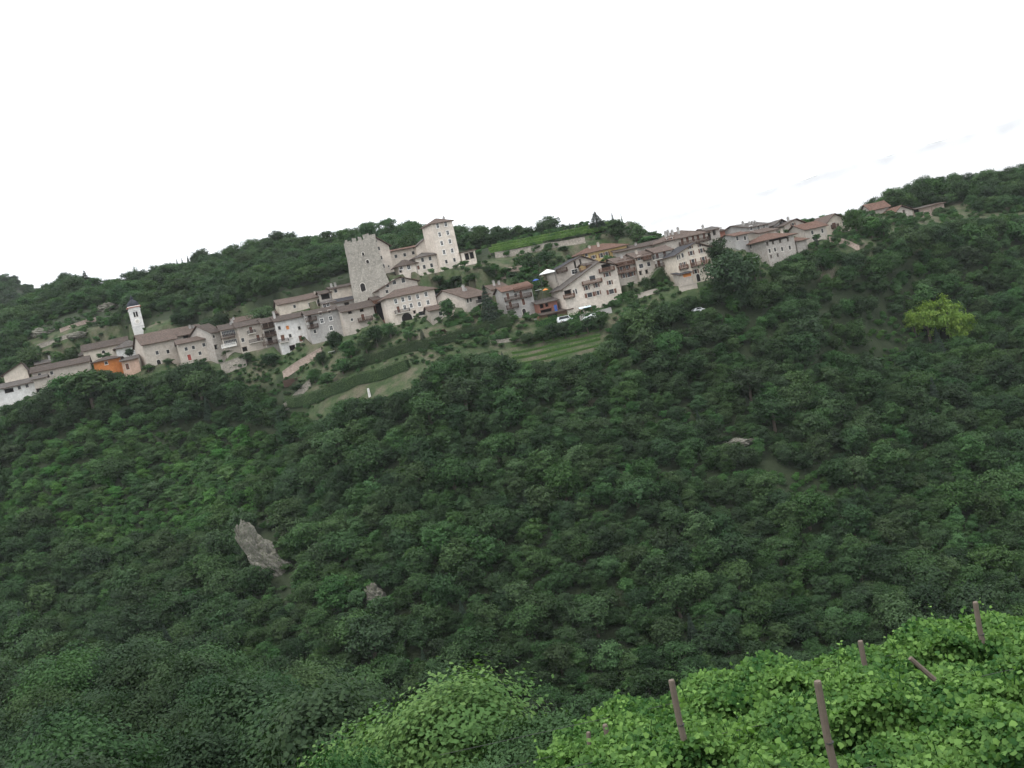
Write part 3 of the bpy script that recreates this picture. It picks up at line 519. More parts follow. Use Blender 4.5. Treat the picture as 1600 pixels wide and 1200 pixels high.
def build_house(h, idx):
    w, d, P0 = h['w'], h['dep'], h['P0']; zL, zR = h['zL'], h['zR']; ov = h['over']; rise = h['rise']
    root = empty(h['name'], P0, h['yaw']); tag(root, h['label'], h['cat'])
    h['root'] = root
    opens, place = [], []
    for kind, ww, wh, pts in h['wins']:
        for p in pts:
            s, z = loc2(h, p); W = min(ww, w*.94); s = min(max(s, W/2+.12), w-W/2-.12)
            place.append((kind, W, wh, s, z))
            if kind not in 'aA': opens.append((s-W/2, s+W/2, z-wh/2, z+wh/2, .72 if kind == 'o' else .16))
    wall = MB(); mp = lambda s, z, q: (s, q, z)
    ht = h['roof']
    if ht == 'g':
        ax, az = h['ax'], max(h['az'], max(zL, zR)+.4)
        kl, kr = (az-zL)/ax, (az-zR)/max(w-ax, .2)
        halves = [(-kl, 1, zL), (kr, 1, az+kr*ax)]                      # z - kl*x <= zL ; z + kr*x <= az+kr*ax
        wall_face(wall, w, az, halves, opens, mp)
        wall_face(wall, w, az, [(kl, 1, zL+kl*w), (-kr, 1, az+kr*ax-kr*w)], [], lambda s, z, q: (w-s, d-q, z))
        hl, hr_ = zL, zR
    else:
        top = zL
        wall_face(wall, w, top, [], opens, mp)
        bt = top+(rise if ht == 's' else 0)
        wall_face(wall, w, bt, [], [], lambda s, z, q: (w-s, d-q, z)); hl = hr_ = top
    # side walls
    lo, lp = [], []
    for kind, ww, wh, pts in h['lwins']:
        n = -h['dx']
        for p in pts:
            P = plane_hit(*h['q'](p), P0, n)-P0; s, z = P.dot(h['dy']), P.z; s = min(max(s, ww), d-ww)
            lo.append((d-s-ww/2, d-s+ww/2, z-wh/2, z+wh/2, .16)); lp.append((kind, ww, wh, s, z))
    if ht == 'e':
        k = rise/(d/2); hv = [(-k, 1, hl), (k, 1, hl+k*d)]
        wall_face(wall, d, hl+rise, hv, lo, lambda s, z, q: (q, d-s, z)); wall_face(wall, d, hr_+rise, hv, [], lambda s, z, q: (w-q, s, z))
    elif ht == 's':
        k = rise/d
        wall_face(wall, d, hl+rise, [(k, 1, hl+rise)], lo, lambda s, z, q: (q, d-s, z)); wall_face(wall, d, hr_+rise, [(-k, 1, hr_)], [], lambda s, z, q: (w-q, s, z))
    else:
        wall_face(wall, d, hl, [], lo, lambda s, z, q: (q, d-s, z)); wall_face(wall, d, hr_, [], [], lambda s, z, q: (w-q, s, z))
    wall.build('wall', M[h['wall']], root)
    for kind, W, wh, s, z in place: put_window(root, kind, W, wh, (s, 0, z))
    for kind, W, wh, s, z in lp: put_window(root, kind, W, wh, (0, s, z), -math.pi/2)
    # roof
    rb = MB(); th = .22; e = .10
    sv = .55
    if ht == 'e':
        k = rise/(d/2); zo = hl-k*ov+th+e
        slab(rb, [(-sv, -ov, zo), (w+sv, -ov, zo), (w+sv, d/2, hl+rise+th+e), (-sv, d/2, hl+rise+th+e)], th, seed=idx)
        slab(rb, [(w+sv, d+ov, zo), (-sv, d+ov, zo), (-sv, d/2, hl+rise+th+e), (w+sv, d/2, hl+rise+th+e)], th, seed=idx+500)
        zf = lambda x, y: hl+rise-abs(y-d/2)*k
    elif ht == 's':
        k = rise/d
        slab(rb, [(-sv, -ov, hl-k*ov+th+e), (w+sv, -ov, hl-k*ov+th+e), (w+sv, d+.3, hl+k*(d+.3)+th+e), (-sv, d+.3, hl+k*(d+.3)+th+e)], th, seed=idx)
        zf = lambda x, y: hl+k*y
    elif ht == 'g':
        zl, zr = zL-kl*ov*.8+th+e, zR-kr*ov*.8+th+e; zt = az+th+e
        slab(rb, [(-ov*.8, d+.4, zl), (-ov*.8, -ov, zl), (ax, -ov, zt), (ax, d+.4, zt)], th, seed=idx)
        slab(rb, [(w+ov*.8, -ov, zr), (w+ov*.8, d+.4, zr), (ax, d+.4, zt), (ax, -ov, zt)], th, seed=idx+500)
        zf = lambda x, y: min(zL+kl*x, az-kr*(x-ax))
    else:
        m = min(w, d)/2; k = rise/m; zo = hl-k*ov+th+e; zt = hl+rise+th+e
        if w >= d: r0, r1 = (d/2, d/2), (w-d/2, d/2)
        else: r0, r1 = (w/2, w/2), (w/2, d-w/2)
        a, b, c, q = (-ov, -ov), (w+ov, -ov), (w+ov, d+ov), (-ov, d+ov)
        P = lambda p, z: (p[0], p[1], z)
        if w >= d:
            slab(rb, [P(a, zo), P(b, zo), P(r1, zt), P(r0, zt)], th, seed=idx); slab(rb, [P(c, zo), P(q, zo), P(r0, zt), P(r1, zt)], th, seed=idx+1)
            slab(rb, [P(q, zo), P(a, zo), P(r0, zt), P(r0, zt)], th, seed=idx+2); slab(rb, [P(b, zo), P(c, zo), P(r1, zt), P(r1, zt)], th, seed=idx+3)
        else:
            slab(rb, [P(a, zo), P(b, zo), P(r0, zt), P(r0, zt)], th, seed=idx); slab(rb, [P(c, zo), P(q, zo), P(r1, zt), P(r1, zt)], th, seed=idx+1)
            slab(rb, [P(q, zo), P(a, zo), P(r0, zt), P(r1, zt)], th, seed=idx+2); slab(rb, [P(b, zo), P(c, zo), P(r1, zt), P(r0, zt)], th, seed=idx+3)
        zf = lambda x, y: hl+rise-max(0, m-min(x, w-x, y, d-y))*k
    roof = rb.build('roof', [M[h['tile']], M['wood']], root)
    # rafter ends under the front eaves
    for cpx in h['chim']:
        s, z = loc2(h, cpx); s = min(max(s, .6), w-.6); y = d*.3; zr_ = zf(s, y); ztop = min(max(z+.5, zr_+.9), zr_+2.4)
        c = MB(); c.box(-.32, .32, -.28, .28, zr_-.4, ztop-.25); c.box(-.42, .42, -.38, .38, ztop-.25, ztop-.12); c.box(-.2, .2, -.16, .16, ztop-.119, ztop+.16); c.box(-.4, .4, -.34, .34, ztop+.161, ztop+.22)
        c.build('chimney', M['grey' if idx % 3 else 'buff'], roof, (s, y, 0))
    for x0, y0, x1, y1, mt in h['balc']:
        s0, z0 = loc2(h, (x0, y0)); s1, z1 = loc2(h, (x1, y1))
        put_balcony(root, s0, s1, (z0+z1)/2, mt)
    return root
for i, h in enumerate(HS): build_house(h, i)

# ------------------------------------------------------------------ ruined keep: battered walls, broken battlements
def keep():
    q = lambda p: zp('D', p); Y = 319; yaw = R(12)
    TL, TR, BL, BR = at(*q((103, 352)), Y), at(*q((362, 292)), Y), at(*q((165, 830)), Y), at(*q((520, 760)), Y)
    zb = (BL.z+BR.z)/2-6; zt = (TL.z+TR.z)/2-.9; H_ = zt-zb; cx = (TL.x+TR.x)/2; tw = (TR.x-TL.x)/2+.4; bw = (BR.x-BL.x)/2+.9
    root = tag(empty('ruined_keep', (cx, Y+tw, zb), yaw), 'ruined grey stone keep with broken battlements above the rooftops', 'keep')
    r = random.Random(3); b = MB(); n = 14; rings = []
    for j in range(11):
        t = j/10; k = (1-t)**2.2; hw = tw+(bw-tw)*k+.0; ring = []
        for s in range(4):
            for i in range(n):
                u = -1+2*i/n; p = [(u, -1), (1, u), (-u, 1), (-1, -u)][s]
                ring.append((p[0]*hw+(.10*r.uniform(-1, 1)), p[1]*hw+(.10*r.uniform(-1, 1)), H_*t+.08*r.uniform(-1, 1)*(0 < j < 10)))
        n0 = len(b.v); b.v += ring; rings.append(n0)
    for j in range(10):
        for i in range(4*n): b.f.append((rings[j]+i, rings[j]+(i+1) % (4*n), rings[j+1]+(i+1) % (4*n), rings[j+1]+i)); b.m.append(0)
    b.poly([(-tw*.9, -tw*.9, H_-.6), (tw*.9, -tw*.9, H_-.6), (tw*.9, tw*.9, H_-.6), (-tw*.9, tw*.9, H_-.6)])
    b.build('wall', M['keep'], root)
    for s in range(4):                                                # merlons, each worn differently
        k = 5
        for i in range(k):
            u = -tw+2*tw*(i+.12)/k; L = 2*tw/k*r.uniform(.45, .72); hh = r.uniform(.5, 1.5) if not (s == 0 and i == 3) else 2.2
            if r.random() < .12: continue
            if s == 0 and i >= 3: L = 2*tw/k*1.02; u = -tw+2*tw*i/k; hh = 1.9 if i == 3 else 1.3
            m = MB(); m.box(0, L, 0, .7, -.3, hh); m.v = [(x+.08*r.uniform(-1, 1), y+.05*r.uniform(-1, 1), z+(.35*r.uniform(-1, .3) if z > 0 else 0)) for x, y, z in m.v]
            o = m.build('merlon', M['keep'], root, (0, 0, H_))
            a = s*math.pi/2; o.rotation_euler.z = a; o.location = (math.cos(a)*u-math.sin(a)*(-tw), math.sin(a)*u+math.cos(a)*(-tw), H_-.05)
    def spot(p):
        P = plane_hit(*q(p), Vector((cx, Y-.1, 0)), Vector((math.sin(yaw), -math.cos(yaw), 0))); L = P-root.location
        return Vector((L.x*math.cos(yaw)+L.y*math.sin(yaw), 0, L.z))
    for p, W, hh in (((288, 800), 1.5, 2.9), ((333, 545), .9, 1.0), ((290, 472), .7, 1.0)):
        s = spot(p); t = s.z/H_; hw = tw+(bw-tw)*(1-min(t, 1))**2.2
        put_window(root, 'a', W, hh, (s.x, -hw-.12, s.z))
keep()
# ------------------------------------------------------------------ church bell tower
def bell_tower():
    q = lambda p: zp('A', p); Y = 353; yaw = R(24)
    TL, TR, B = at(*q((1070, 330)), Y), at(*q((1163, 312)), Y), at(*q((1150, 540)), Y)
    w = (TR.x-TL.x)/math.cos(R(6)); zt = (TL.z+TR.z)/2; zb = B.z; c, s = math.cos(yaw), math.sin(yaw)
    root = tag(empty('bell_tower', (TL.x, Y, zb), yaw), 'white church bell tower with a dark domed cap and clock', 'bell tower')
    Hh = zt-zb; w = w*.93; bz = Hh*.66
    b = MB(); op = [(w*.30, w*.70, bz-.2, bz+1.6, .6)]
    mps = [lambda x, z, d: (x, d, z), lambda x, z, d: (w-d, x, z), lambda x, z, d: (w-x, w-d, z), lambda x, z, d: (d, w-x, z)]
    for mp in mps: wall_face(b, w, Hh, [], op, mp, z0=-8)
    b.build('wall', M['white'], root)
    for sx, (px_, py_, rz) in enumerate(((w/2, 0, 0), (0, w/2, -math.pi/2), (w, w/2, math.pi/2), (w/2, w, math.pi))):
        o = MB(); o.box(-w*.2+.01, w*.2-.01, .45, .5, -.9, .9); ow = o.build('window', M['dark'], root, (px_, py_, bz+.7)); ow.rotation_euler.z = rz
        m = MB(); m.box(-.1, .1, .05, .3, -.89, .89); m.build('mullion', M['white'], ow)
        f = MB(); f.box(-w*.2-.15, w*.2+.15, -.1, .1, -1.12, -.91); f.build('sill', M['frame'], ow)
    for z, t, k in ((Hh*.30, .12, .14), (Hh-.9, .16, .2), (Hh, .34, .45)):
        m = MB(); m.box(-k, w+k, -k, w+k, z, z+t); m.build('cornice', M['framew' if z < Hh else 'brick'], root)
    m = MB(); m.box(-.25, w+.25, -.25, w+.25, Hh+.34, Hh+.55); m.build('cornice', M['framew'], root)
    ck = MB(); ck.lathe([(.95, 0), (.95, .06), (.8, .1)], 24); cl = ck.build('clock', M['framew'], root, (w/2, -.01, Hh*.46)); cl.rotation_euler.x = math.pi/2
    d = MB(); d.lathe([(.72, .101), (.72, .12), (.01, .121)], 24); d.build('clock_face', M['frame'], cl)
    hd = MB(); hd.box(-.04, .04, 0, .55, .122, .14); hd.box(-.4, 0, -.04, .04, .122, .138); hd.build('clock_hand', M['metal'], cl)
    r = w*.56; dm = MB(); dm.lathe([(r, 0), (r*1.03, .25), (r*.98, .8), (r*.8, 1.5), (r*.5, 2.05), (r*.26, 2.3), (r*.22, 2.7), (r*.3, 2.9), (r*.12, 3.3), (.03, 4.2)], 20)
    dm.build('dome', M['r_lead'], root, (w/2, w/2, Hh+.55), True)
bell_tower()

# ------------------------------------------------------------------ foliage meshes
def leaf_mesh(name, P, N, size, tint, mat, lobed=False, asp=.62):
    """one small face per leaf or spray: P centres, N facing directions (n,3), size (n,), tint (n,)"""
    n = len(P); N = N/np.linalg.norm(N, axis=1, keepdims=True); r = rng.normal(size=(n, 3)); U = np.cross(N, r); U /= np.linalg.norm(U, axis=1, keepdims=True); W = np.cross(N, U)
    if lobed: o = np.array([(0, -.46), (.40, -.36), (.46, .06), (.22, .30), (0, .55), (-.22, .30), (-.46, .06), (-.40, -.36)])
    else: o = np.array([(-.5, -.12), (.05, -asp/2), (.5, .1), (-.08, asp/2)])
    k = len(o); Vv = P[:, None]+size[:, None, None]*(o[None, :, 0, None]*U[:, None]+o[None, :, 1, None]*W[:, None])
    Vv += (rng.normal(size=(n, k, 1))*.10*size[:, None, None])*N[:, None]
    me = np_mesh(name, Vv.reshape(-1, 3), np.arange(n*k).reshape(n, k), mat)
    at_ = me.attributes.new('tint', 'FLOAT', 'FACE'); at_.data.foreach_set('value', np.clip(tint, 0, 1).astype(np.float32)); return me
def unit(n):
    v = rng.normal(size=(n, 3)); return v/np.linalg.norm(v, axis=1, keepdims=True)
def crown_mesh(name, Rr, Hc, z0, n, ls, mat, lobes=9, clumps=110, flat=1.0):
    """rounded broadleaf crown: lobes of leaf clumps with gaps between; z0 = crown bottom"""
    c = unit(lobes)*rng.uniform(.28, .62, (lobes, 1)); c[0] = (0, 0, .4)
    lr = rng.uniform(.36, .56, lobes); k = rng.integers(0, lobes, clumps); d = unit(clumps); d[:, 2] = np.where(rng.uniform(size=clumps) < .55, np.abs(d[:, 2]), d[:, 2])
    d /= np.linalg.norm(d, axis=1, keepdims=True)
    cc = c[k]+d*lr[k][:, None]*rng.uniform(.7, 1.08, (clumps, 1)); cd = d; ct = rng.uniform(0, 1, clumps)
    j = rng.integers(0, clumps, n); P = cc[j]+rng.normal(size=(n, 3))*np.array([.12, .12, .075])*(1 if n < 28000 else .72); N = cd[j]+unit(n)*(.75 if n < 9000 else .5)+np.array([0, 0, .45])
    P = P*np.array([Rr, Rr, Hc/2*flat]); P[:, 2] += z0+Hc/2
    return leaf_mesh(name, P, N, ls*rng.uniform(.6, 1.35, n), .6*ct[j]+.4*rng.uniform(0, 1, n) if n < 9000 else .75*ct[j]+.25*rng.uniform(0, 1, n), mat)
def conifer_mesh(name, Rr, Hc, z0, n, ls, mat, power=1.0):
    t = 1-np.sqrt(rng.uniform(0, 1, n)); lay = 11; t = (np.floor(t*lay)+rng.uniform(0, .75, n))/lay; t = np.clip(t, 0, 1); a = rng.uniform(0, 6.283, n); na = 9
    a = np.round(a/6.283*na+.5*np.floor(t*lay))/na*6.283+rng.normal(size=n)*.16; r = Rr*(1-t)**power*np.sqrt(rng.uniform(.12, 1.1, n))
    P = np.stack([r*np.cos(a), r*np.sin(a), z0+Hc*t-r*.22], -1); N = np.stack([np.cos(a)*.4, np.sin(a)*.4, np.ones(n)], -1)+unit(n)*.6
    return leaf_mesh(name, P, N, ls*rng.uniform(.6, 1.3, n), rng.uniform(0, 1, n), mat, asp=.45)
def trunk_mesh(name, hgt, r, Rr, limbs=5, up=.75):
    b = MB(); b.tube([(0, 0, -1.2), (.04*hgt, .02*hgt, hgt*.35), (0, .03*hgt, hgt*up)], [r*1.25, r, r*.35], 7)
    for i in range(limbs):
        a = 6.283*i/limbs+random.uniform(-.4, .4); z = hgt*random.uniform(.3, .6); L = Rr*random.uniform(.32, .5)
        b.tube([(0, 0, z), (math.cos(a)*L*.5, math.sin(a)*L*.5, z+L*.45), (math.cos(a)*L, math.sin(a)*L, z+L*.75)], [r*.5, r*.32, r*.1], 5)
    return b.mesh(name, M['bark'], True)
# tree kinds: (crown mesh, trunk mesh, radius, height)
TK = {}
def kind(key, mat, Rr, Hc, z0, n, ls, **kw):
    TK[key] = (crown_mesh('crown_'+key, Rr, Hc, z0, n, ls, M[mat], **kw), trunk_mesh('trunk_'+key, z0+Hc, .05*Rr+.08, Rr), Rr, z0+Hc)
for i in range(6): kind(f'f{i}', 'lf_forest', 3.0+.32*i, 6.3+.4*(i % 4), .3, 3800, .45, lobes=11+i % 4, clumps=150+14*i)
for i in range(4): kind(f'd{i}', 'lf_dark', 3.2+.34*i, 6.6+.4*i, .3, 3800, .45, lobes=11+i, clumps=165)
for i in range(3): kind(f'm{i}', 'lf_mid', 2.3+.3*i, 5.2+.4*i, .4, 2600, .42, lobes=9+i, clumps=105)
for i in range(3): kind(f'b{i}', 'lf_mid' if i else 'lf_forest', 1.5+.2*i, 2.3+.3*i, 0.1, 1300, .30, lobes=7, clumps=60)          # bushes
for i in range(3): kind(f'g{i}', 'lf_gully', 2.2+.35*i, 3.4+.5*i, .0, 2200, .36, lobes=12, clumps=120)                                  # creeper-grown scrub
for i in range(4): kind(f'n{i}', 'lf_dark' if i < 3 else 'lf_forest', 4.0+.35*i, 9.0+.5*i, .6, 16000, .30, lobes=11+i, clumps=260)    # nearer trees
kind('y0', 'lf_bright', 3.6, 6.0, .1, 3400, .36, lobes=14, clumps=60); kind('p0', 'lf_pale', 4.6, 8.5, .6, 60000, .16, lobes=16, clumps=620)
kind('q0', 'lf_mid', 4.2, 7.0, .5, 48000, .16, lobes=14, clumps=520)
for i in range(2): TK[f'c{i}'] = (conifer_mesh('crown_conifer', 2.2+.5*i, 9.0, 1.0, 3200, .5, M['lf_conif']), trunk_mesh('trunk_conifer', 10, .22, .5, 0, .95), 2.2+.5*i, 10.)
TK['s0'] = (conifer_mesh('crown_cypress', .75, 7.5, .3, 2200, .3, M['lf_conif'], .55), trunk_mesh('trunk_cypress', 7.5, .14, .3, 0, .9), .75, 7.8)
def tree(key, x, y, z, sxy=1.0, sz=1.0, rz=0.0, name='tree', label=None, group=None, cat='tree'):
    cm, tm, _, _ = TK[key]
    o = empty(name, (x, y, z), rz); o.scale = (sxy, sxy, sz); link('trunk', tm, o); link('crown', cm, o); tag(o, label, cat, group); return o
def tree_px(key, px, ybase, ytop, wpx, label, Y=None, name='tree', group=None, cat='tree'):
    """a tree whose foot is where the sight line meets the ground (or at Y), of the size it shows there"""
    P = hit(px, ybase) if Y is None else at(px, ybase, Y)
    if Y is not None and abs(ground(P.x, P.y)-P.z) > 1.0:             # walk the sight line to where it really meets the ground
        Q = hit(px, ybase, 230); P = Q if abs(Q.y-Y) < 45 else P
    zg = ground(P.x, P.y); k = P.y/FPX; wm = wpx*k; top = at(px, ytop, P.y).z; full = (ybase-ytop)*k
    if top-zg < .8*full: zg = top-full                                # foot sunk in the bank
    Hh = min(top-zg, full*1.6); 
    if top-zg > Hh: zg = top-Hh
    return tree(key, P.x, P.y, zg, wm/2/TK[key][2], Hh/TK[key][3], random.uniform(0, 6.28), name, label, group, cat)
def inside_house(x, y, m=1.0):
    for X, Y, dx, dy, w_, d_ in FOOT:
        if abs(x-X) > 40 or abs(y-Y) > 40: continue
        lx = (x-X)*dx.x+(y-Y)*dx.y; ly = (x-X)*dy.x+(y-Y)*dy.y
        if -m < lx < w_+m and -m < ly < d_+m: return True
    return False

# ------------------------------------------------------------------ the wood
LIM = [(-200, 640), (0, 632), (60, 612), (85, 590), (150, 574), (190, 580), (207, 594), (235, 584), (265, 571), (300, 562), (345, 578), (370, 588), (400, 606), (440, 632), (470, 650), (505, 652), (530, 624), (550, 608), (575, 616), (605, 612), (640, 602), (652, 582), (690, 552), (780, 546), (800, 564),
       (870, 556), (940, 542), (955, 505), (1000, 474), (1060, 462), (1110, 440), (1200, 432), (1212, 412), (1232, 392), (1260, 386), (1330, 388), (1380, 378), (1400, 356), (1460, 345), (1600, 330), (1900, 300)]
LX, LY = [p[0] for p in LIM], [p[1] for p in LIM]
def in_poly(x, y, P):
    r = False
    for i in range(len(P)):
        (x0, y0), (x1, y1) = P[i], P[i-1]
        if (y0 > y) != (y1 > y) and x < (x1-x0)*(y-y0)/(y1-y0)+x0: r = not r
    return r
CLEAR = [[(540, 606), (640, 576), (672, 590), (640, 612), (570, 634), (500, 650), (470, 652)], [(786, 548), (940, 515), (950, 552), (800, 580)],      # lawn, kitchen garden
         [(1330, 500), (1390, 480), (1440, 520), (1420, 590), (1370, 590)], [(1180, 715), (1290, 735), (1310, 780), (1200, 790)], [(1115, 675), (1180, 690), (1175, 712), (1120, 705)],
         [(1445, 380), (1560, 350), (1600, 372), (1600, 400), (1500, 400)], [(380, 790), (420, 800), (478, 900), (485, 960), (440, 950), (392, 880)], [(575, 915), (612, 925), (606, 960), (580, 945)], [(1430, 512), (1520, 508), (1520, 540), (1430, 545)]]
GULLY = [(30, 690), (150, 655), (420, 660), (460, 720), (400, 800), (380, 830), (150, 860), (0, 800)]
cells = {}
def free(x, y, r):
    cx, cy = int(x//6), int(y//6)
    for i in (-1, 0, 1):
        for j in (-1, 0, 1):
            for X, Y, q in cells.get((cx+i, cy+j), ()):
                if (X-x)**2+(Y-y)**2 < ((r+q)/2)**2: return False
    return True
def take(x, y, r): cells.setdefault((int(x//6), int(y//6)), []).append((x, y, r))
TREES = []                                                            # (key, x, y, z, scale, px, py, zone)
rt = random.Random(11)
def scatter(n, y0, y1, amax, zone, spacing):
    for _ in range(n):
        y = math.sqrt(rt.uniform(y0*y0, y1*y1)); a = rt.uniform(-amax, amax); x = a/FPX*y
        k = .6+.85*rt.random()**1.7
        z = ground(x, y)
        if not free(x, y, spacing*k*(.62 if zone == 'slope' and in_poly(*[q+o_ for q, o_ in zip(proj(Vector((x, y, z))), (0, -15))], GULLY) else 1)): continue
        if zone == 'slope':
            base = Vector((x, y, z)); bx, by = proj(base)
            u = rt.random(); gul = in_poly(bx, by-15, GULLY); pale = bx > 700 and 520 < by < 640
            if any(in_poly(bx, by-8, P) for P in CLEAR[:5]+CLEAR[6:]) or (in_poly(bx, by-8, CLEAR[5]) and rt.random() < .6): continue
            if gul: key = f'g{rt.randrange(3)}' if u < .78 else f'm{rt.randrange(3)}' if u < .9 else f'f{rt.randrange(6)}'; k *= .85
            else: key = f'f{rt.randrange(6)}' if u < .58 else f'd{rt.randrange(4)}' if u < .88 else f'm{rt.randrange(3)}' if u < .985 else 'c0'
            if key == 'c0': k *= .7
            tx, ty = proj(Vector((x, y, z+TK[key][3]*k)))
            lim = np.interp(tx, LX, LY)
            if ty > lim and by-lim < 62 and not gul: k = min(1.5*k, k*(by-lim)/max(by-ty, 1)*rt.uniform(.86, 1.0)); tx, ty = proj(Vector((x, y, z+TK[key][3]*k)))
            if ty < lim:
                if by < lim+10: continue
                k2 = k*(by-lim)/max(by-ty, 1)
                if k2 < .38: continue
                k = k2
            if inside_house(x, y, 2.5): continue
        else:
            u = rt.random(); base = Vector((x, y, z)); bx, by = proj(base)
            key = f'f{rt.randrange(6)}' if u < .62 else f'd{rt.randrange(4)}' if u < .95 else f'm{rt.randrange(3)}'
            k *= .92
            if inside_house(x, y, 1.5): continue
            tx, ty = proj(Vector((x, y, z+TK[key][3]*k)))
        take(x, y, spacing*k*(.62 if zone == 'slope' and gul else 1)); TREES.append([key, x, y, z-.3, k, tx, ty, zone, bx, by])
scatter(60000, 165, 352, 1050, 'slope', 3.6)
def hill_ok(t):
    key, x, y, z, k, tx, ty, zone, bx, by = t
    i = int(np.clip(np.searchsorted(acols, x/y*FPX), 0, len(acols)-1))
    a = x/y*FPX
    if any(in_poly(bx, by-4, P) for P in ROCKY): return False
    if a < -80: lo = 361 if -640 < a < -490 else 348 if a > -250 else 341 if a > -340 else stY['B1'][i]+5
    elif a < 240: lo = stY['H1'][i]+14
    elif a < 590: return False
    else: lo = 360 if a < 760 else 346
    return y > lo
ROCKY = [[(20, 565), (50, 528), (60, 505), (165, 470), (195, 480), (150, 540), (130, 552)]]
scatter(60000, 318, 520, 1050, 'hill', 4.1)
scatter(12000, 640, 830, 1050, 'far', 4.8)
TREES = [t for t in TREES if t[7] == 'slope' or (t[7] == 'hill' and hill_ok(t)) or (t[7] == 'far' and t[1]/t[2]*FPX < -560)]
# near side of the gorge, lower left
scat0 = len(TREES)
for _ in range(9000):
    y = math.sqrt(rt.uniform(58**2, 160**2)); a = rt.uniform(-1150, 420); x = a/FPX*y; k = .75+.5*rt.random()
    if not free(x, y, 5.0*k): continue
    z = ground(x, y); key = f'n{rt.randrange(4) if rt.random() < .5 else rt.randrange(3)}'; tx, ty = proj(Vector((x, y, z+TK[key][3]*k))); bx, by = proj(Vector((x, y, z)))
    if ty < 925+.14*tx: continue
    take(x, y, 5.0*k); TREES.append([key, x, y, z-.3, k, tx, ty, 'near', bx, by])
# the trees that show largest stand as things of their own, the rest reads as one wood
def shows(t): return 10 < t[5] < 1590 and 10 < t[6] < 1190 and not (t[5] > 820 and t[6] > 1130-.29*(t[5]-900))
cand = sorted([t for t in TREES if shows(t)], key=lambda t: -t[4]*TK[t[0]][2]/t[2])
single = {id(t) for t in cand[:285]}
LBL = {'slope': ('rounded dark green broadleaf tree in the wood on the gorge slope', 'trees of the gorge slope'), 'near': ('large blurred dark tree in the hollow at the lower left', 'trees in the near hollow'),
       'hill': ('rounded green tree on the wooded hill behind the village', 'trees of the hill'), 'far': ('tree on the distant wooded hill', 'trees of the far hill')}
REG = [(0, 420, 560, 800, 'left of the pale cliff'), (420, 760, 560, 800, 'below the lawn and hedges'), (760, 1060, 480, 800, 'below the kitchen garden and broad stone house'), (1060, 1330, 380, 800, 'below the huge domed tree'), (1330, 1600, 280, 800, 'around the bright yellow green tree'),
       (0, 420, 800, 1200, 'under the left gully'), (420, 800, 800, 1200, 'right of the pale cliff'), (800, 1160, 800, 1200, 'above the left end of the vineyard'), (1160, 1600, 800, 1200, 'above the right end of the vineyard')]
def region(t):
    for x0, x1, y0, y1, n_ in REG:
        if x0 <= t[5] < x1 and y0 <= t[6] < y1: return n_
    return 'beside the village'
LBC = ('pointed dark conifer standing among broadleaf trees on the gorge slope', 'conifers of the gorge slope')
for t in TREES:
    if id(t) in single:
        lb = LBC if t[0] == 'c0' else LBL[t[7]]
        if t[7] == 'slope' and t[0] != 'c0': lb = ({'g': 'low creeper-grown bush', 'f': 'rounded mid green tree', 'd': 'rounded dark green tree', 'm': 'rounded light green tree', 'b': 'low green bush'}[t[0][0]]+' in the gorge wood '+region(t), 'gorge trees '+region(t)+' '+{'g': 'creeper', 'f': 'mid', 'd': 'dark', 'm': 'light', 'b': 'low'}[t[0][0]])
        elif t[7] == 'near': lb = (('very dark' if t[0] != 'n3' else 'dark green')+' big tree in the shaded hollow '+('at the left edge' if t[5] < 200 else 'at the lower left' if t[5] < 450 else 'behind the pale yellow green tree' if t[5] < 850 else 'behind the vineyard'), 'hollow trees, '+('dark ' if t[0] != 'n3' else 'green ')+('left edge' if t[5] < 200 else 'lower left' if t[5] < 450 else 'centre' if t[5] < 850 else 'right'))
        tree(t[0], t[1], t[2], t[3], t[4], t[4], rt.uniform(0, 6.28), 'tree', lb[0], lb[1])
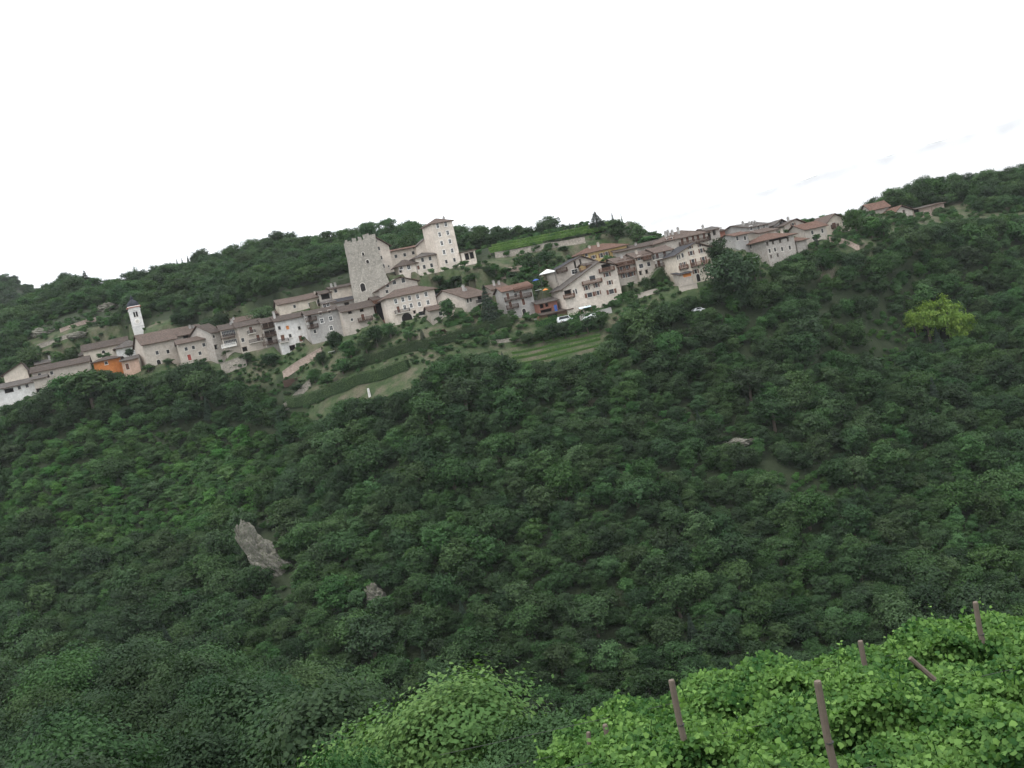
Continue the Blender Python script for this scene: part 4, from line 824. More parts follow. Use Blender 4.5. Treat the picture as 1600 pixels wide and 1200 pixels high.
def wood(name, label, rows):
    """one object: crowns of the kinds above set on points by a geometry-nodes tree"""
    keys = sorted({t[0] for t in rows}); me = bpy.data.meshes.new(name); n = len(rows)
    me.vertices.add(n); me.vertices.foreach_set('co', np.array([[t[1], t[2], t[3]] for t in rows], dtype=np.float32).ravel())
    for nm, ty, vals in (('idx', 'INT', [keys.index(t[0]) for t in rows]), ('scl', 'FLOAT', [t[4] for t in rows]), ('rot', 'FLOAT', [rt.uniform(0, 6.28) for t in rows])):
        me.attributes.new(nm, ty, 'POINT').data.foreach_set('value', vals)
    o = link(name, me); ng = bpy.data.node_groups.new(name, 'GeometryNodeTree')
    ng.interface.new_socket('Geometry', in_out='INPUT', socket_type='NodeSocketGeometry'); ng.interface.new_socket('Geometry', in_out='OUTPUT', socket_type='NodeSocketGeometry')
    gi, go = ng.nodes.new('NodeGroupInput'), ng.nodes.new('NodeGroupOutput'); iop = ng.nodes.new('GeometryNodeInstanceOnPoints')
    geo = ng.nodes.new('GeometryNodeJoinGeometry')
    srcs = []
    for k in reversed(keys):                                          # join puts the last link first
        oi = ng.nodes.new('GeometryNodeObjectInfo'); oi.transform_space = 'ORIGINAL'; oi.inputs['As Instance'].default_value = True
        oi.inputs['Object'].default_value = CROWN_OF[k]; ng.links.new(oi.outputs['Geometry'], geo.inputs[0])
    def attr(nm, ty):
        a = ng.nodes.new('GeometryNodeInputNamedAttribute'); a.data_type = ty; a.inputs['Name'].default_value = nm; return a.outputs['Attribute']
    ng.links.new(gi.outputs[0], iop.inputs['Points']); ng.links.new(geo.outputs[0], iop.inputs['Instance']); iop.inputs['Pick Instance'].default_value = True
    ng.links.new(attr('idx', 'INT'), iop.inputs['Instance Index']); cx = ng.nodes.new('ShaderNodeCombineXYZ'); ng.links.new(attr('rot', 'FLOAT'), cx.inputs[2])
    e2r = ng.nodes.new('FunctionNodeEulerToRotation'); ng.links.new(cx.outputs[0], e2r.inputs[0]); ng.links.new(e2r.outputs[0], iop.inputs['Rotation'])
    ng.links.new(attr('scl', 'FLOAT'), iop.inputs['Scale']); ng.links.new(iop.outputs[0], go.inputs[0])
    md = o.modifiers.new('crowns', 'NODES'); md.node_group = ng; tag(o, label, 'wood', kind='stuff'); return o
CROWN_OF = {}
for o in list(C.objects):
    if o.name.startswith('crown') and o.parent:
        k = [k for k in TK if TK[k][0] == o.data][0]; CROWN_OF.setdefault(k, o)
UND = []
for _ in range(26000):
    y = math.sqrt(rt.uniform(165**2, 350**2)); a = rt.uniform(-1000, 1000); x = a/FPX*y; z = ground(x, y); bx, by = proj(Vector((x, y, z)))
    k = rt.uniform(.6, 1.2); key = f'b{rt.choice((0, 0, 0, 1, 2))}'
    if by < np.interp(bx, LX, LY)+20*k or any(in_poly(bx, by, P) for P in CLEAR[:2]) or inside_house(x, y, 2): continue
    if any(in_poly(bx, by, P) for P in CLEAR[4:]) and rt.random() < .55: continue
    if not free(x, y, 1.4): continue
    if any(in_poly(bx, by, P) for P in CLEAR[2:4]): key = f'g{rt.randrange(3)}'; k *= .45
    UND.append([key, x, y, z-.2, k]); take(x, y, 1.2)
rest = [t for t in TREES if id(t) not in single]
for k in sorted({t[0] for t in UND}-set(CROWN_OF)):
    t = max((t for t in UND if t[0] == k), key=lambda t: t[4]/t[2]); UND.remove(t)
    o = tree(k, t[1], t[2], t[3], t[4], t[4], 0, 'bush', 'low rounded bush on the gorge slope among taller trees', 'bushes of the gorge slope', 'bush'); CROWN_OF[k] = [c for c in o.children if c.name.startswith('crown')][0]
for k in sorted({t[0] for t in rest}-set(CROWN_OF)):                  # a kind that has no single tree yet: one of its trees becomes one
    t = max((t for t in rest if t[0] == k), key=lambda t: t[4]/t[2]); rest.remove(t); lb = LBC if k == 'c0' and t[7] == 'slope' else LBL[t[7]]
    o = tree(k, t[1], t[2], t[3], t[4], t[4], 0, 'tree', lb[0], lb[1]); CROWN_OF[k] = [c for c in o.children if c.name.startswith('crown')][0]
SCR = []
for _ in range(24000):
    a = rt.uniform(-900, 1000); i = int(np.clip(np.searchsorted(acols, a), 0, len(acols)-1)); y = rt.uniform(stY['F'][i]-30, stY['H1'][i]+16); x = a/FPX*y
    z = ground(x, y); bx, by = proj(Vector((x, y, z)))
    if any(in_poly(bx, by, P) for P in CLEAR[:2]) or inside_house(x, y, 1.2) or inside_house(x+.05*y*0, y+3.0, 1.0): continue
    den = .5+.5*math.sin(x*.21+1.3*math.sin(y*.17))*math.cos(y*.23+x*.05)
    if rt.random() > (.3 if a > -570 else .6)+.7*den or not free(x, y, 1.0): continue
    if -300 < a < 170 and y < stY['F'][i]-1 and rt.random() < .55: continue
    low = -235 < a < 25 and y > 305
    SCR.append([f'b{rt.randrange(3)}', x, y, z-.15, (rt.uniform(.26, .5) if low else rt.uniform(.3, .62))*(1.5 if -110 < a < 230 or a > 480 or a < -570 else 1)]); take(x, y, .75)
wood('village_scrub', 'low scrub and weeds on the banks between the houses', SCR)
wood('gorge_wood', 'dense dark green wood covering the gorge slope below the village', [t for t in rest if t[7] in ('slope', 'near')])
wood('hill_wood', 'green wood covering the hills behind the village', [t for t in rest if t[7] in ('hill', 'far')])
wood('undergrowth', 'low bushes filling the gaps between trees on the gorge slope', UND)
print('TREES', len(UND), {z: sum(t[7] == z for t in TREES) for z in ('slope', 'near', 'hill', 'far')})


# ------------------------------------------------------------------ gardens and single trees of the village
def T(key, z, px, base, top, wd, label, Y=None, name='tree', cat='tree', group=None):
    x, b = zp(z, (px, base)); _, t = zp(z, (px, top)); return tree_px(key, x, b, t, wd/ZM[z][2], label, Y, name, group, cat)
T('m1', 'P', 148, 640, 573, 80, 'light green bushy tree below the orange house', None)
T('m2', 'P', 112, 640, 580, 62, 'light green bushy tree left of the orange house', None)
T('d0', 'A', 1085, 730, 650, 95, 'dark little tree before the white church choir', 334, cat='tree')
T('m0', 'A', 1400, 800, 745, 120, 'climbing green bush at the foot of the tall grey house', 318, 'bush', 'bush')
T('m0', 'A', 1240, 860, 790, 120, 'green bush left of the arched cellar door', 316, 'bush', 'bush')
T('f0', 'B', 600, 800, 690, 170, 'round green bush below the beige house with the red door', 311, 'bush', 'bush')
T('d1', 'B', 1000, 730, 640, 150, 'dark bush below the buff house with two balconies', 307, 'bush', 'bush')
T('d2', 'B', 1190, 740, 640, 190, 'dark spreading bush under the stacked dark balconies', 306, 'bush', 'bush')
T('m1', 'B', 830, 680, 620, 110, 'bright green bush under the white balcony', 310, 'bush', 'bush')
T('b1', 'B', 735, 690, 580, 75, 'greyish bush climbing the narrow stone house', 313, 'bush', 'bush')
T('d0', 'C', 580, 800, 590, 140, 'dark pointed garden tree below the tall grey house', 300)
T('f2', 'C', 690, 850, 690, 190, 'broad garden tree left of the pale cherry tree', 294)
T('m2', 'C', 825, 830, 625, 150, 'light green cherry tree below the beige house', 295)
T('d3', 'C', 905, 760, 560, 190, 'dark bushy tree below the timber barn', 296)
T('f4', 'C', 1020, 690, 540, 170, 'green tree left of the arched cellar of the large house', 296)
T('m0', 'C', 1170, 730, 590, 120, 'small light green tree under the large house', 292)
T('s0', 'C', 1292, 720, 600, 48, 'little dark clipped conifer beside the woodpile', 289)
T('d1', 'C', 455, 920, 790, 110, 'dark cone shaped bush on the pink terrace', 295, 'bush', 'bush')
T('f5', 'C', 390, 1060, 920, 140, 'green bush below the pink terrace wall', 287, 'bush', 'bush')
T('m1', 'C', 500, 1090, 960, 190, 'spreading green bush at the bend of the hedge', 284, 'bush', 'bush')
T('f0', 'C', 620, 960, 840, 170, 'bush between the pink terrace and the upper hedge', 287, 'bush', 'bush')
T('m2', 'C', 760, 960, 820, 180, 'light bush above the upper hedge', 286, 'bush', 'bush')
T('d0', 'C', 270, 1130, 1050, 160, 'dark bush at the left end of the hedge', 282, 'bush', 'bush')
T('m1', 'E', 230, 800, 560, 200, 'round bright garden tree in front of the low beige house', 291)
T('c1', 'E', 655, 850, 400, 220, 'tall dark conifer between the balconied houses', 290, 'conifer')
T('d2', 'E', 1060, 270, 80, 230, 'dark round tree on the castle terraces, left of a pair', 320)
T('d3', 'E', 1230, 230, 60, 230, 'dark round tree on the castle terraces, right of a pair', 322)
T('m0', 'E', 1020, 330, 220, 150, 'light bush under the dark trees of the castle terraces', 314, 'bush', 'bush')
T('f0', 'E', 1345, 460, 390, 90, 'small green tree beside the white canopy', 298)
T('m1', 'E', 1345, 650, 560, 130, 'leafy green bush behind the blue water butt', 292, 'bush', 'bush')
T('f1', 'E', 1400, 90, 30, 160, 'bush on the stone terrace wall behind the red roofed house', 332, 'bush', 'bush')
for i, (x, y, w_, k) in enumerate(((1000, 700, 150, 'f0'), (1090, 740, 140, 'm0'), (1180, 700, 150, 'd0'), (1330, 690, 150, 'f1'), (1040, 800, 160, 'd1'), (1150, 810, 150, 'f3'), (1270, 790, 140, 'm1'), (1480, 610, 120, 'f1'))):
    T(k, 'D', x, y+45, y-25, w_, 'scrubby bush on the steep bank below the castle', 309+3*(i % 3) if y > 690 else 316, 'bush', 'bush', 'bushes below the castle')
for i, (x, y, w_, k) in enumerate(((700, 260, 120, 'b1'), (800, 290, 130, 'f0'), (880, 330, 140, 'd0'), (760, 350, 130, 'm0'), (960, 350, 120, 'f1'), (660, 330, 130, 'd1'), (250, 420, 180, 'f2'), (150, 470, 170, 'd0'), (330, 450, 150, 'f0'), (60, 500, 140, 'm1'))):
    T(k, 'E', x, y+35, y-45, w_, 'rough bush on the terraced bank between castle and lower houses', 312, 'bush', 'bush', 'bushes of the terraced bank')
# skyline trees on the castle ridge
T('c1', 'P', 935, 362, 328, 36, 'spreading dark cedar on the ridge above the terraces', 350, 'conifer')
T('s0', 'P', 959, 350, 330, 6, 'slender cypress at the ridge end, taller of the two', 346, 'cypress')
T('s0', 'P', 972, 345, 331, 3.4, 'very thin cypress at the ridge end beside the rock', 346, 'cypress')
T('f2', 'P', 998, 385, 343, 30, 'green tree right of the pale rock at the ridge end', 342)
T('f1', 'P', 965, 372, 343, 38, 'broad green tree below the two cypresses', 342)
T('m1', 'P', 1012, 390, 368, 40, 'low bright bushes falling off the right end of the ridge', 334, 'bush', 'bush')
T('d0', 'P', 1026, 384, 368, 12, 'tiny dark tree behind the roofs right of the ridge', 330)
T('c0', 'P', 893, 366, 346, 9, 'small pointed conifer left of the palm on the ridge', 352, 'conifer')
for i, (x, b, t, w_, k) in enumerate(((800, 380, 357, 26, 'd0'), (828, 376, 352, 30, 'd2'), (846, 374, 352, 26, 'd1'), (866, 372, 350, 22, 'f0'), (882, 370, 347, 20, 'd3'), (775, 385, 362, 30, 'f3'), (752, 388, 362, 34, 'd0'))):
    T(k, 'P', x, b, t, w_, 'dark rounded tree in the row along the ridge above the terraces', 362, group='ridge row')
# big trees by the right houses and along the right end
T('d3', 'P', 1150, 478, 384, 92, 'huge dark domed tree right of the cream gabled house', 281)
T('d1', 'P', 1128, 425, 371, 42, 'dark tree rising behind the huge domed tree', 296)
T('f3', 'P', 1182, 440, 390, 36, 'smaller tree between the huge domed tree and the big stone house', 287)
T('s0', 'G', 1105, 355, 215, 52, 'dark ivy clad conifer beside the broad gable', 302, 'conifer')
T('s0', 'G', 1240, 430, 320, 42, 'small dark cypress before the red roofed house', 304, 'cypress')
T('d0', 'G', 1400, 400, 320, 110, 'dark bush below the cream end house', 308, 'bush', 'bush')
T('f0', 'G', 1480, 380, 310, 100, 'grey green bush right of the cream end house', 310, 'bush', 'bush')
T('f4', 'H', 205, 740, 490, 180, 'tall green tree beside the cream end house', 318)
T('m2', 'H', 330, 760, 560, 200, 'bright green tree left of the far gabled house', 326)
T('f2', 'H', 440, 770, 590, 170, 'green tree in front of the far gabled house', 330)
T('f5', 'H', 470, 500, 410, 70, 'small tree on the skyline behind the steep red roof', 372)
T('f1', 'H', 660, 680, 580, 150, 'bush below the pale walled shed', 340, 'bush', 'bush')
T('m0', 'H', 580, 640, 560, 120, 'bush hiding the foot of the far gabled house', 341, 'bush', 'bush')
T('y0', 'P', 1490, 540, 455, 66, 'bright yellow green tree in the dark wood at the right, tallest of its clump')
T('y0', 'P', 1455, 540, 468, 58, 'bright yellow green tree in the dark wood at the right, left of its clump')
T('y0', 'P', 1508, 545, 486, 46, 'bright yellow green tree in the dark wood at the right, lowest of its clump')
T('y0', 'P', 1432, 530, 482, 34, 'small bright green sapling left of the yellow green tree', 281)
T('f2', 'P', 1012, 455, 431, 20, 'round tree before the plain stone house', 288)
T('c0', 'P', 279, 420, 402, 9, 'small conifer on the hill skyline, left of three', 462, 'conifer'); T('c0', 'P', 296, 416, 396, 10, 'small conifer on the hill skyline, right of three', 462, 'conifer')
T('c0', 'P', 287, 418, 400, 8, 'small conifer on the hill skyline, middle of three', 462, 'conifer')
T('f0', 'P', 217, 446, 413, 14, 'lone tree poking above the hill skyline above the bell tower', 470)
T('c1', 'P', 141, 465, 419, 32, 'pointed conifer at the top of the dark hill knoll', 462, 'conifer')
for i, (x, t, w_) in enumerate(((100, 434, 46), (120, 427, 44), (158, 440, 40))): T('d2', 'P', x, 475, t, w_, 'dark rounded tree on the hill knoll beside the pointed conifer', 460, group='knoll trees')
# palm
def palm():
    P = at(908, 362, 348); z = ground(P.x, P.y); top = at(908, 352, 348).z; k = top-z
    root = tag(empty('palm_tree', (P.x, P.y, z)), 'small fan palm on the ridge beside the cedar', 'palm')
    b = MB(); b.tube([(0, 0, -.5), (.06, 0, k*.5), (0, 0, k)], [.2, .16, .18], 7); b.build('trunk', M['bark'], root)
    f = MB()
    for i in range(18):
        a = 6.283*i/18; e = random.uniform(-.3, 1.1); L = 1.15; d = Vector((math.cos(a)*math.cos(e), math.sin(a)*math.cos(e), math.sin(e))); s = Vector((-math.sin(a), math.cos(a), 0))
        p0 = Vector((0, 0, k)); p1 = p0+d*L*.6; p2 = p0+d*L+Vector((0, 0, -.25)); f.poly([p0, p1-s*.3, p2, p1+s*.3])
    f.build('frond', M['lf_conif'], root)
palm()
# ------------------------------------------------------------------ hedges, vine terraces, walls
def path_px(pts, step=1.2, Y=None):
    W = [hit(*p) if Y is None else (lambda q: Vector((q.x, q.y, ground(q.x, q.y))))(at(*p, Y)) for p in pts]; out = []
    for a, b in zip(W[:-1], W[1:]):
        n = max(1, int((b-a).length/step))
        for i in range(n):
            p = a.lerp(b, i/n); out.append(Vector((p.x, p.y, ground(p.x, p.y))))
    out.append(W[-1]); return out
def leafy_band(name, label, cat, pts, hgt, thick, mat, ls, dens, lift=0.0, Y=None, group=None, posts=False, rough=.12, useline=False):
    A = path_px(pts, Y=Y); L = [0]
    for a, b in zip(A[:-1], A[1:]): L.append(L[-1]+(b-a).length)
    n = int(L[-1]*(2*hgt+thick)*dens); s = np.sort(rng.uniform(0, L[-1], n)); C3 = np.array([tuple(p) for p in A])
    if useline: C3[:, 2] = np.linspace(C3[0, 2], C3[-1, 2], len(A))
    c = np.stack([np.interp(s, L, C3[:, i]) for i in range(3)], -1); d = np.stack([np.gradient(np.interp(s, L, C3[:, i])) for i in range(2)], -1)
    t = (A[-1]-A[0]); t.z = 0; t.normalize(); nx, ny = -t.y, t.x
    u = rng.uniform(0, 1, n); top = u < thick/(2*hgt+thick)*1.6; side = np.where(rng.uniform(size=n) < .7, -1, 1)
    off = np.where(top, rng.uniform(-.5, .5, n), .5*side)*thick; zz = np.where(top, hgt, rng.uniform(.0, 1, n)*hgt)
    if ny < 0: nx, ny = -nx, -ny
    P = c+np.stack([nx*off, ny*off, zz+lift], -1)+rng.normal(size=(n, 3))*rough
    N = np.stack([nx*np.where(top, 0, side), ny*np.where(top, 0, side), np.where(top, 1, .25)], -1)+unit(n)*.5
    me = leaf_mesh(name, P, N, ls*rng.uniform(.6, 1.3, n), .5*rng.uniform(0, 1, n)+.5*(.5+.5*np.sin(s*.8)), M[mat])
    root = tag(empty(name, A[0]), label, cat, group); o = link('foliage', me, root); o.location = -A[0]
    core = MB()
    for i in range(len(A)-1):                                         # woody heart that keeps the hedge opaque
        a, b = Vector(C3[i]), Vector(C3[i+1]); q = Vector((nx, ny, 0))*thick*.32; h0 = Vector((0, 0, lift+.05 if lift else -.3)); h1 = Vector((0, 0, lift+hgt*.86))
        core.poly([a-q+h0, b-q+h0, b-q+h1, a-q+h1]); core.poly([b+q+h0, a+q+h0, a+q+h1, b+q+h1]); core.poly([a-q+h1, b-q+h1, b+q+h1, a+q+h1])
    co_ = core.build('branches', M[mat], root); co_.location = -A[0]
    if posts:
        for i in range(0, len(A), 4):
            m = MB(); m.tube([(0, 0, -.3), (0, 0, lift+hgt+.3)], .06, 5); m.build('post', M['post'], root, A[i]-A[0])
    return root
leafy_band('hedge', 'long clipped dark hedge, the upper of two below the gardens', 'hedge', [(545, 578), (600, 563), (660, 547), (715, 532), (760, 520), (800, 507)], 2.7, 1.7, 'lf_hedge', .26, 26, Y=None)
leafy_band('hedge', 'long clipped dark hedge, the lower of two beside the lawn', 'hedge', [(450, 637), (500, 627), (545, 610), (560, 600), (600, 592), (640, 578)], 3.0, 1.8, 'lf_hedge', .26, 26, Y=None)
leafy_band('hedge', 'bright green clipped hedge below the round garden tree', 'hedge', [(698, 512), (740, 502)], 1.2, 1.2, 'lf_mid', .25, 24)
leafy_band('hedge', 'block shaped ivy hedge below the white fronted house', 'hedge', [(1022, 452), (1062, 443)], 3.4, 2.2, 'lf_hedge', .26, 26)
for i_, (x_, b_, t_) in enumerate(((850, 536, 508), (866, 533, 503), (884, 530, 500), (902, 527, 496), (920, 522, 492), (938, 518, 490), (826, 540, 518))): T('d%d' % (i_ % 4) if i_ % 3 else 'f2', 'P', x_, b_, t_, 30, 'dark bush in the thick row above the kitchen garden', None, 'bush', 'bush', 'bushes above the kitchen garden')
leafy_band('hedge', 'green hedge along the lane below the brick house', 'hedge', [(838, 511), (880, 502), (940, 494)], 1.6, 1.5, 'lf_mid', .3, 20, rough=.3)
for i, (p, Yq, lb) in enumerate(((((770, 392), (850, 375), (950, 352)), 338, 'top row'), (((765, 398), (850, 382), (950, 360)), 334, 'second row'), (((768, 405), (820, 394), (850, 389)), 331, 'short third row'))):
    leafy_band('vine_row', lb+' of trained vines on the terraces above the castle bank', 'vines', p, 1.1, 1.7, 'lf_vineold', .32, 22, lift=1.1, Y=Yq, group='terrace vines', posts=True, useline=True)
for i in range(4):
    leafy_band('vegetable_row', ('lowest', 'second lowest', 'second highest', 'highest')[i]+' row of vegetables in the kitchen garden', 'vegetables', [(800, 570-9*i), (870, 556-9*i), (938, 540-8*i)], (.25, .4, .3, .2)[i], 1.3, 'lf_vineold', .28, 20, rough=.22, group='kitchen garden rows')
def stone_wall(label, pts, hpx, mat='rubble', Y=None, thick=.7, base=None):
    A = path_px(pts, 2.0, Y); h = hpx*A[0].y/FPX; root = tag(empty('retaining_wall', A[0]), label, 'wall'); b = MB(); r = random.Random(len(label))
    t = (A[-1]-A[0]); t.z = 0; t.normalize(); q = Vector((-t.y, t.x, 0))*thick/2
    H_ = [h+r.uniform(-.15, .15) for _ in A]; zt = [p.z for p in A]
    for _ in range(2): zt = [zt[0]]+[(zt[i-1]+2*zt[i]+zt[i+1])/4 for i in range(1, len(zt)-1)]+[zt[-1]]
    for i in range(len(A)-1):
        a, c = A[i], A[i+1]; f = lambda p, z: Vector((p.x, p.y, z))
        a0, a1, c0, c1 = f(a, a.z-2.5), f(a, zt[i]+H_[i]), f(c, c.z-2.5), f(c, zt[i+1]+H_[i+1])
        b.poly([a0-q, c0-q, c1-q, a1-q]); b.poly([c0+q, a0+q, a1+q, c1+q]); b.poly([a1-q, c1-q, c1+q, a1+q])
        if i == 0: b.poly([a0+q, a0-q, a1-q, a1+q])
        if i == len(A)-2: b.poly([c0-q, c0+q, c1+q, c1-q])
    o = b.build('masonry', M[mat], root); o.location = -A[0]
    n = max(2, len(A)//2)
    for i in range(0, len(A)-1, 2):                                   # coping stones
        j = min(i+2, len(A)-1); m = MB(); d = A[j]-A[i]; L = d.length
        m.box(.03, L-.03, -thick/2-.1, thick/2+.1, 0, .16); k = m.build('coping', M[mat], root, A[i]-A[0]+Vector((0, 0, zt[i]-A[i].z+H_[i]-.02)))
        k.rotation_euler = (0, -math.asin(max(-.9, min(.9, (zt[j]+H_[j]-zt[i]-H_[i])/max(L, .1)))), math.atan2(d.y, d.x))
    return root
stone_wall('long pale retaining wall under the vine terraces', [(775, 406), (845, 392), (915, 380)], 8, 'rubble', 328)
stone_wall('beige retaining wall with dry grass on the castle terraces', [(768, 424), (815, 413)], 7, 'pinkwall', 316)
stone_wall('stone wall under the house with the white balcony', [(346, 574), (385, 566)], 15, 'rubble', 309, 1.)
stone_wall('pink garden terrace wall, the higher one above the cold frame', [(440, 575), (505, 558)], 10, 'pinkwall', 300)
stone_wall('pale garden terrace wall, the lower one below the cold frame', [(402, 602), (482, 584)], 9, 'rubble', 291)
stone_wall('pinkish wall below the bright clipped hedge', [(690, 523), (740, 512)], 7, 'pinkwall', 285)
stone_wall('grey lane wall below the grey balconied house', [(765, 530), (812, 517)], 4, 'rubble', 281)
stone_wall('grey wall along the lane under the broad stone house', [(905, 493), (955, 482)], 6, 'grey', 284)
stone_wall('stone terrace wall under the white canopy', [(845, 447), (880, 440)], 8, 'pinkwall', 299)
stone_wall('stone terrace wall behind the brick house', [(832, 466), (872, 457)], 12, 'rubble', 296)
stone_wall('overgrown stone wall below the cream end house', [(1300, 394), (1342, 386)], 9, 'pinkwall', 305)
stone_wall('pale wall at the foot of the lean-to shed', [(1062, 455), (1090, 450)], 7, 'buff', 284)
stone_wall('small wall under the plain stone house', [(990, 460), (1028, 451)], 5, 'buff', 287)
stone_wall('dry stone wall on the rocky terraces left of the bell tower, upper one', [(95, 520), (150, 502)], 5, 'pinkwall')
stone_wall('dry stone wall on the rocky terraces left of the bell tower, lower one', [(60, 545), (120, 527)], 5, 'rubble')
# ------------------------------------------------------------------ rock outcrops
def rock(label, c, rx, ry, rz, seed, Y=None, lean=0.0):
    P = hit(*c) if Y is None else at(*c, Y); r = np.random.default_rng(seed); n, m = 40, 34; b = MB(); G = []
    for j in range(m+1):
        th = math.pi*j/m
        for i in range(n):
            ph = 2*math.pi*i/n; d = np.array([math.sin(th)*math.cos(ph), math.sin(th)*math.sin(ph), math.cos(th)])
            s = 1+.24*float(lump(np.array(d[0]*3), np.array(d[1]*3+d[2]*5), 1.6, seed))+.15*float(lump(np.array(d[2]*14+d[0]*2), np.array(d[0]*6+d[1]*6), 1.5, seed+2))+.20*float(lump(np.array(d[2]*9), np.array(d[0]*7), 1.5, seed+1))+r.normal()*.035
            G.append((d[0]*rx*s+lean*d[2]*rz, d[1]*ry*s, d[2]*rz*s))
    b.v = G
    for j in range(m):
        for i in range(n): b.f.append((j*n+i, j*n+(i+1) % n, (j+1)*n+(i+1) % n, (j+1)*n+i)); b.m.append(0)
    o = b.build('rock_outcrop', M['rock'], None, P); tag(o, label, 'rock'); return o
rock('pale cliff of bare rock breaking out of the gorge wood at the left', (434, 890), 3.9, 3.2, 11.0, 5, None, -.58)
T('f1', 'P', 452, 880, 838, 46, 'bush growing over the upper right of the pale cliff', None, 'bush', 'bush')
T('f3', 'P', 470, 872, 826, 52, 'dark bush overhanging the right side of the pale cliff', None, 'bush', 'bush')
T('m0', 'P', 478, 935, 895, 44, 'light bush at the foot of the pale cliff', None, 'bush', 'bush')
rock('small wedge of grey rock in the wood right of the pale cliff', (592, 940), 2.0, 2.0, 3.4, 5, None, -.3)
rock('flat grey rock slab in the sparse clearing at the right', (1150, 695), 4.6, 2.5, 1.0, 6)
rock('pale rock at the right end of the castle ridge', (982, 358), 3.2, 2.2, 2.2, 8, 341)
rock('pale rock at the top of the terraces left of the bell tower', (168, 484), 4.0, 3, 2.4, 9)
rock('rocky bank on the terraces at the far left', (66, 522), 4.5, 3, 2.0, 10)
rock('grey boulders in the middle of the rocky terraces', (120, 525), 3.4, 2, 1.2, 12)
for i, (x, y, w_) in enumerate(((90, 540, 16), (130, 516, 14), (150, 530, 16), (75, 553, 18), (110, 548, 14), (170, 500, 18), (178, 530, 16), (60, 560, 16), (40, 562, 18), (140, 545, 15))):
    tree_px('b%d' % (i % 3), x, y+6, y-6, w_, 'low scrub bush on the rocky terraces left of the bell tower', None, 'bush', 'bushes of the rocky terraces', 'bush')
# ------------------------------------------------------------------ small things about the village
def canopy():
    P = at(857, 436, 297.5); root = tag(empty('canopy', P), 'white peaked garden canopy on the stone terrace', 'canopy')
    m = MB(); w_, d_ = 2.3, 2.0
    for a, b in (((-w_, -d_), (w_, -d_)), ((w_, -d_), (w_, d_)), ((w_, d_), (-w_, d_)), ((-w_, d_), (-w_, -d_))): m.poly([(*a, 1.9), (*b, 1.9), (.2, 0, 2.9)]); m.poly([(*a, 1.65), (*b, 1.65), (*b, 1.9), (*a, 1.9)])
    m.build('cover', M['white_cloth'], root)
    for x in (-w_, w_):
        for y in (-d_, d_): p = MB(); p.tube([(0, 0, -1.5), (0, 0, 1.9)], .05, 6); p.build('pole', M['metal'], root, (x*.98, y*.98, 0))
canopy()
def parasol(px, py, Y, r, mat, label):
    P = at(px, py, Y); z = ground(P.x, P.y); hh = max(P.z-z, 1.6); root = tag(empty('parasol', (P.x, P.y, z)), label, 'parasol')
    m = MB(); m.lathe([(r, hh-.25), (r*.55, hh+.05), (.03, hh+.25)], 8); m.build('cover', M[mat], root)
    p = MB(); p.tube([(0, 0, -.2), (0, 0, hh+.3)], .035, 6); p.build('pole', M['metal'], root)
parasol(837, 437, 298, 1.1, 'blue', 'blue parasol left of the white canopy')
parasol(852, 452, 295, .9, 'orange_c', 'faded orange parasol below the white canopy')
def table(px, py, Y, label):
    P = at(px, py, Y); z = ground(P.x, P.y); P.z = max(P.z, z+.7); root = tag(empty('garden_table', (P.x, P.y, z)), label, 'table'); hh = P.z-z
    m = MB(); m.box(-1., 1., -.5, .5, hh-.06, hh); m.build('table_top', M['white_cloth'], root)
    for x in (-.9, .9):
        for y in (-.4, .4): l = MB(); l.box(-.03, .03, -.03, .03, -.2, hh-.062); l.build('leg', M['metal'], root, (x, y, 0))
table(841, 453, 295.5, 'white garden table left of the orange parasol'); table(1178, 402, 286, 'white table among leaves beside the huge domed tree'); table(518, 549, 298, 'white garden table beside the dark pointed tree')
def awning(px, py, Y, w_, label):
    P = at(px, py, Y); z = ground(P.x, P.y); hh = max(P.z-z, 2.0); root = tag(empty('carport', (P.x, P.y, z)), label, 'carport')
    m = MB(); m.box(-w_/2, w_/2, -1.6, 1.4, hh, hh+.09); m.v = [(x, y, q+(.35 if y > 0 else 0)) for x, y, q in m.v]; m.build('roof', M['sheet'], root)
    for x in (-w_/2+.1, w_/2-.1):
        for y, e in ((-1.5, 0), (1.3, .3)): l = MB(); l.box(-.06, .06, -.06, .06, -.4, hh+e); l.build('post', M['wood2'], root, (x, y, 0))
awning(914, 481, 285.2, 3.4, 'pale blue carport roof below the broad stone house')
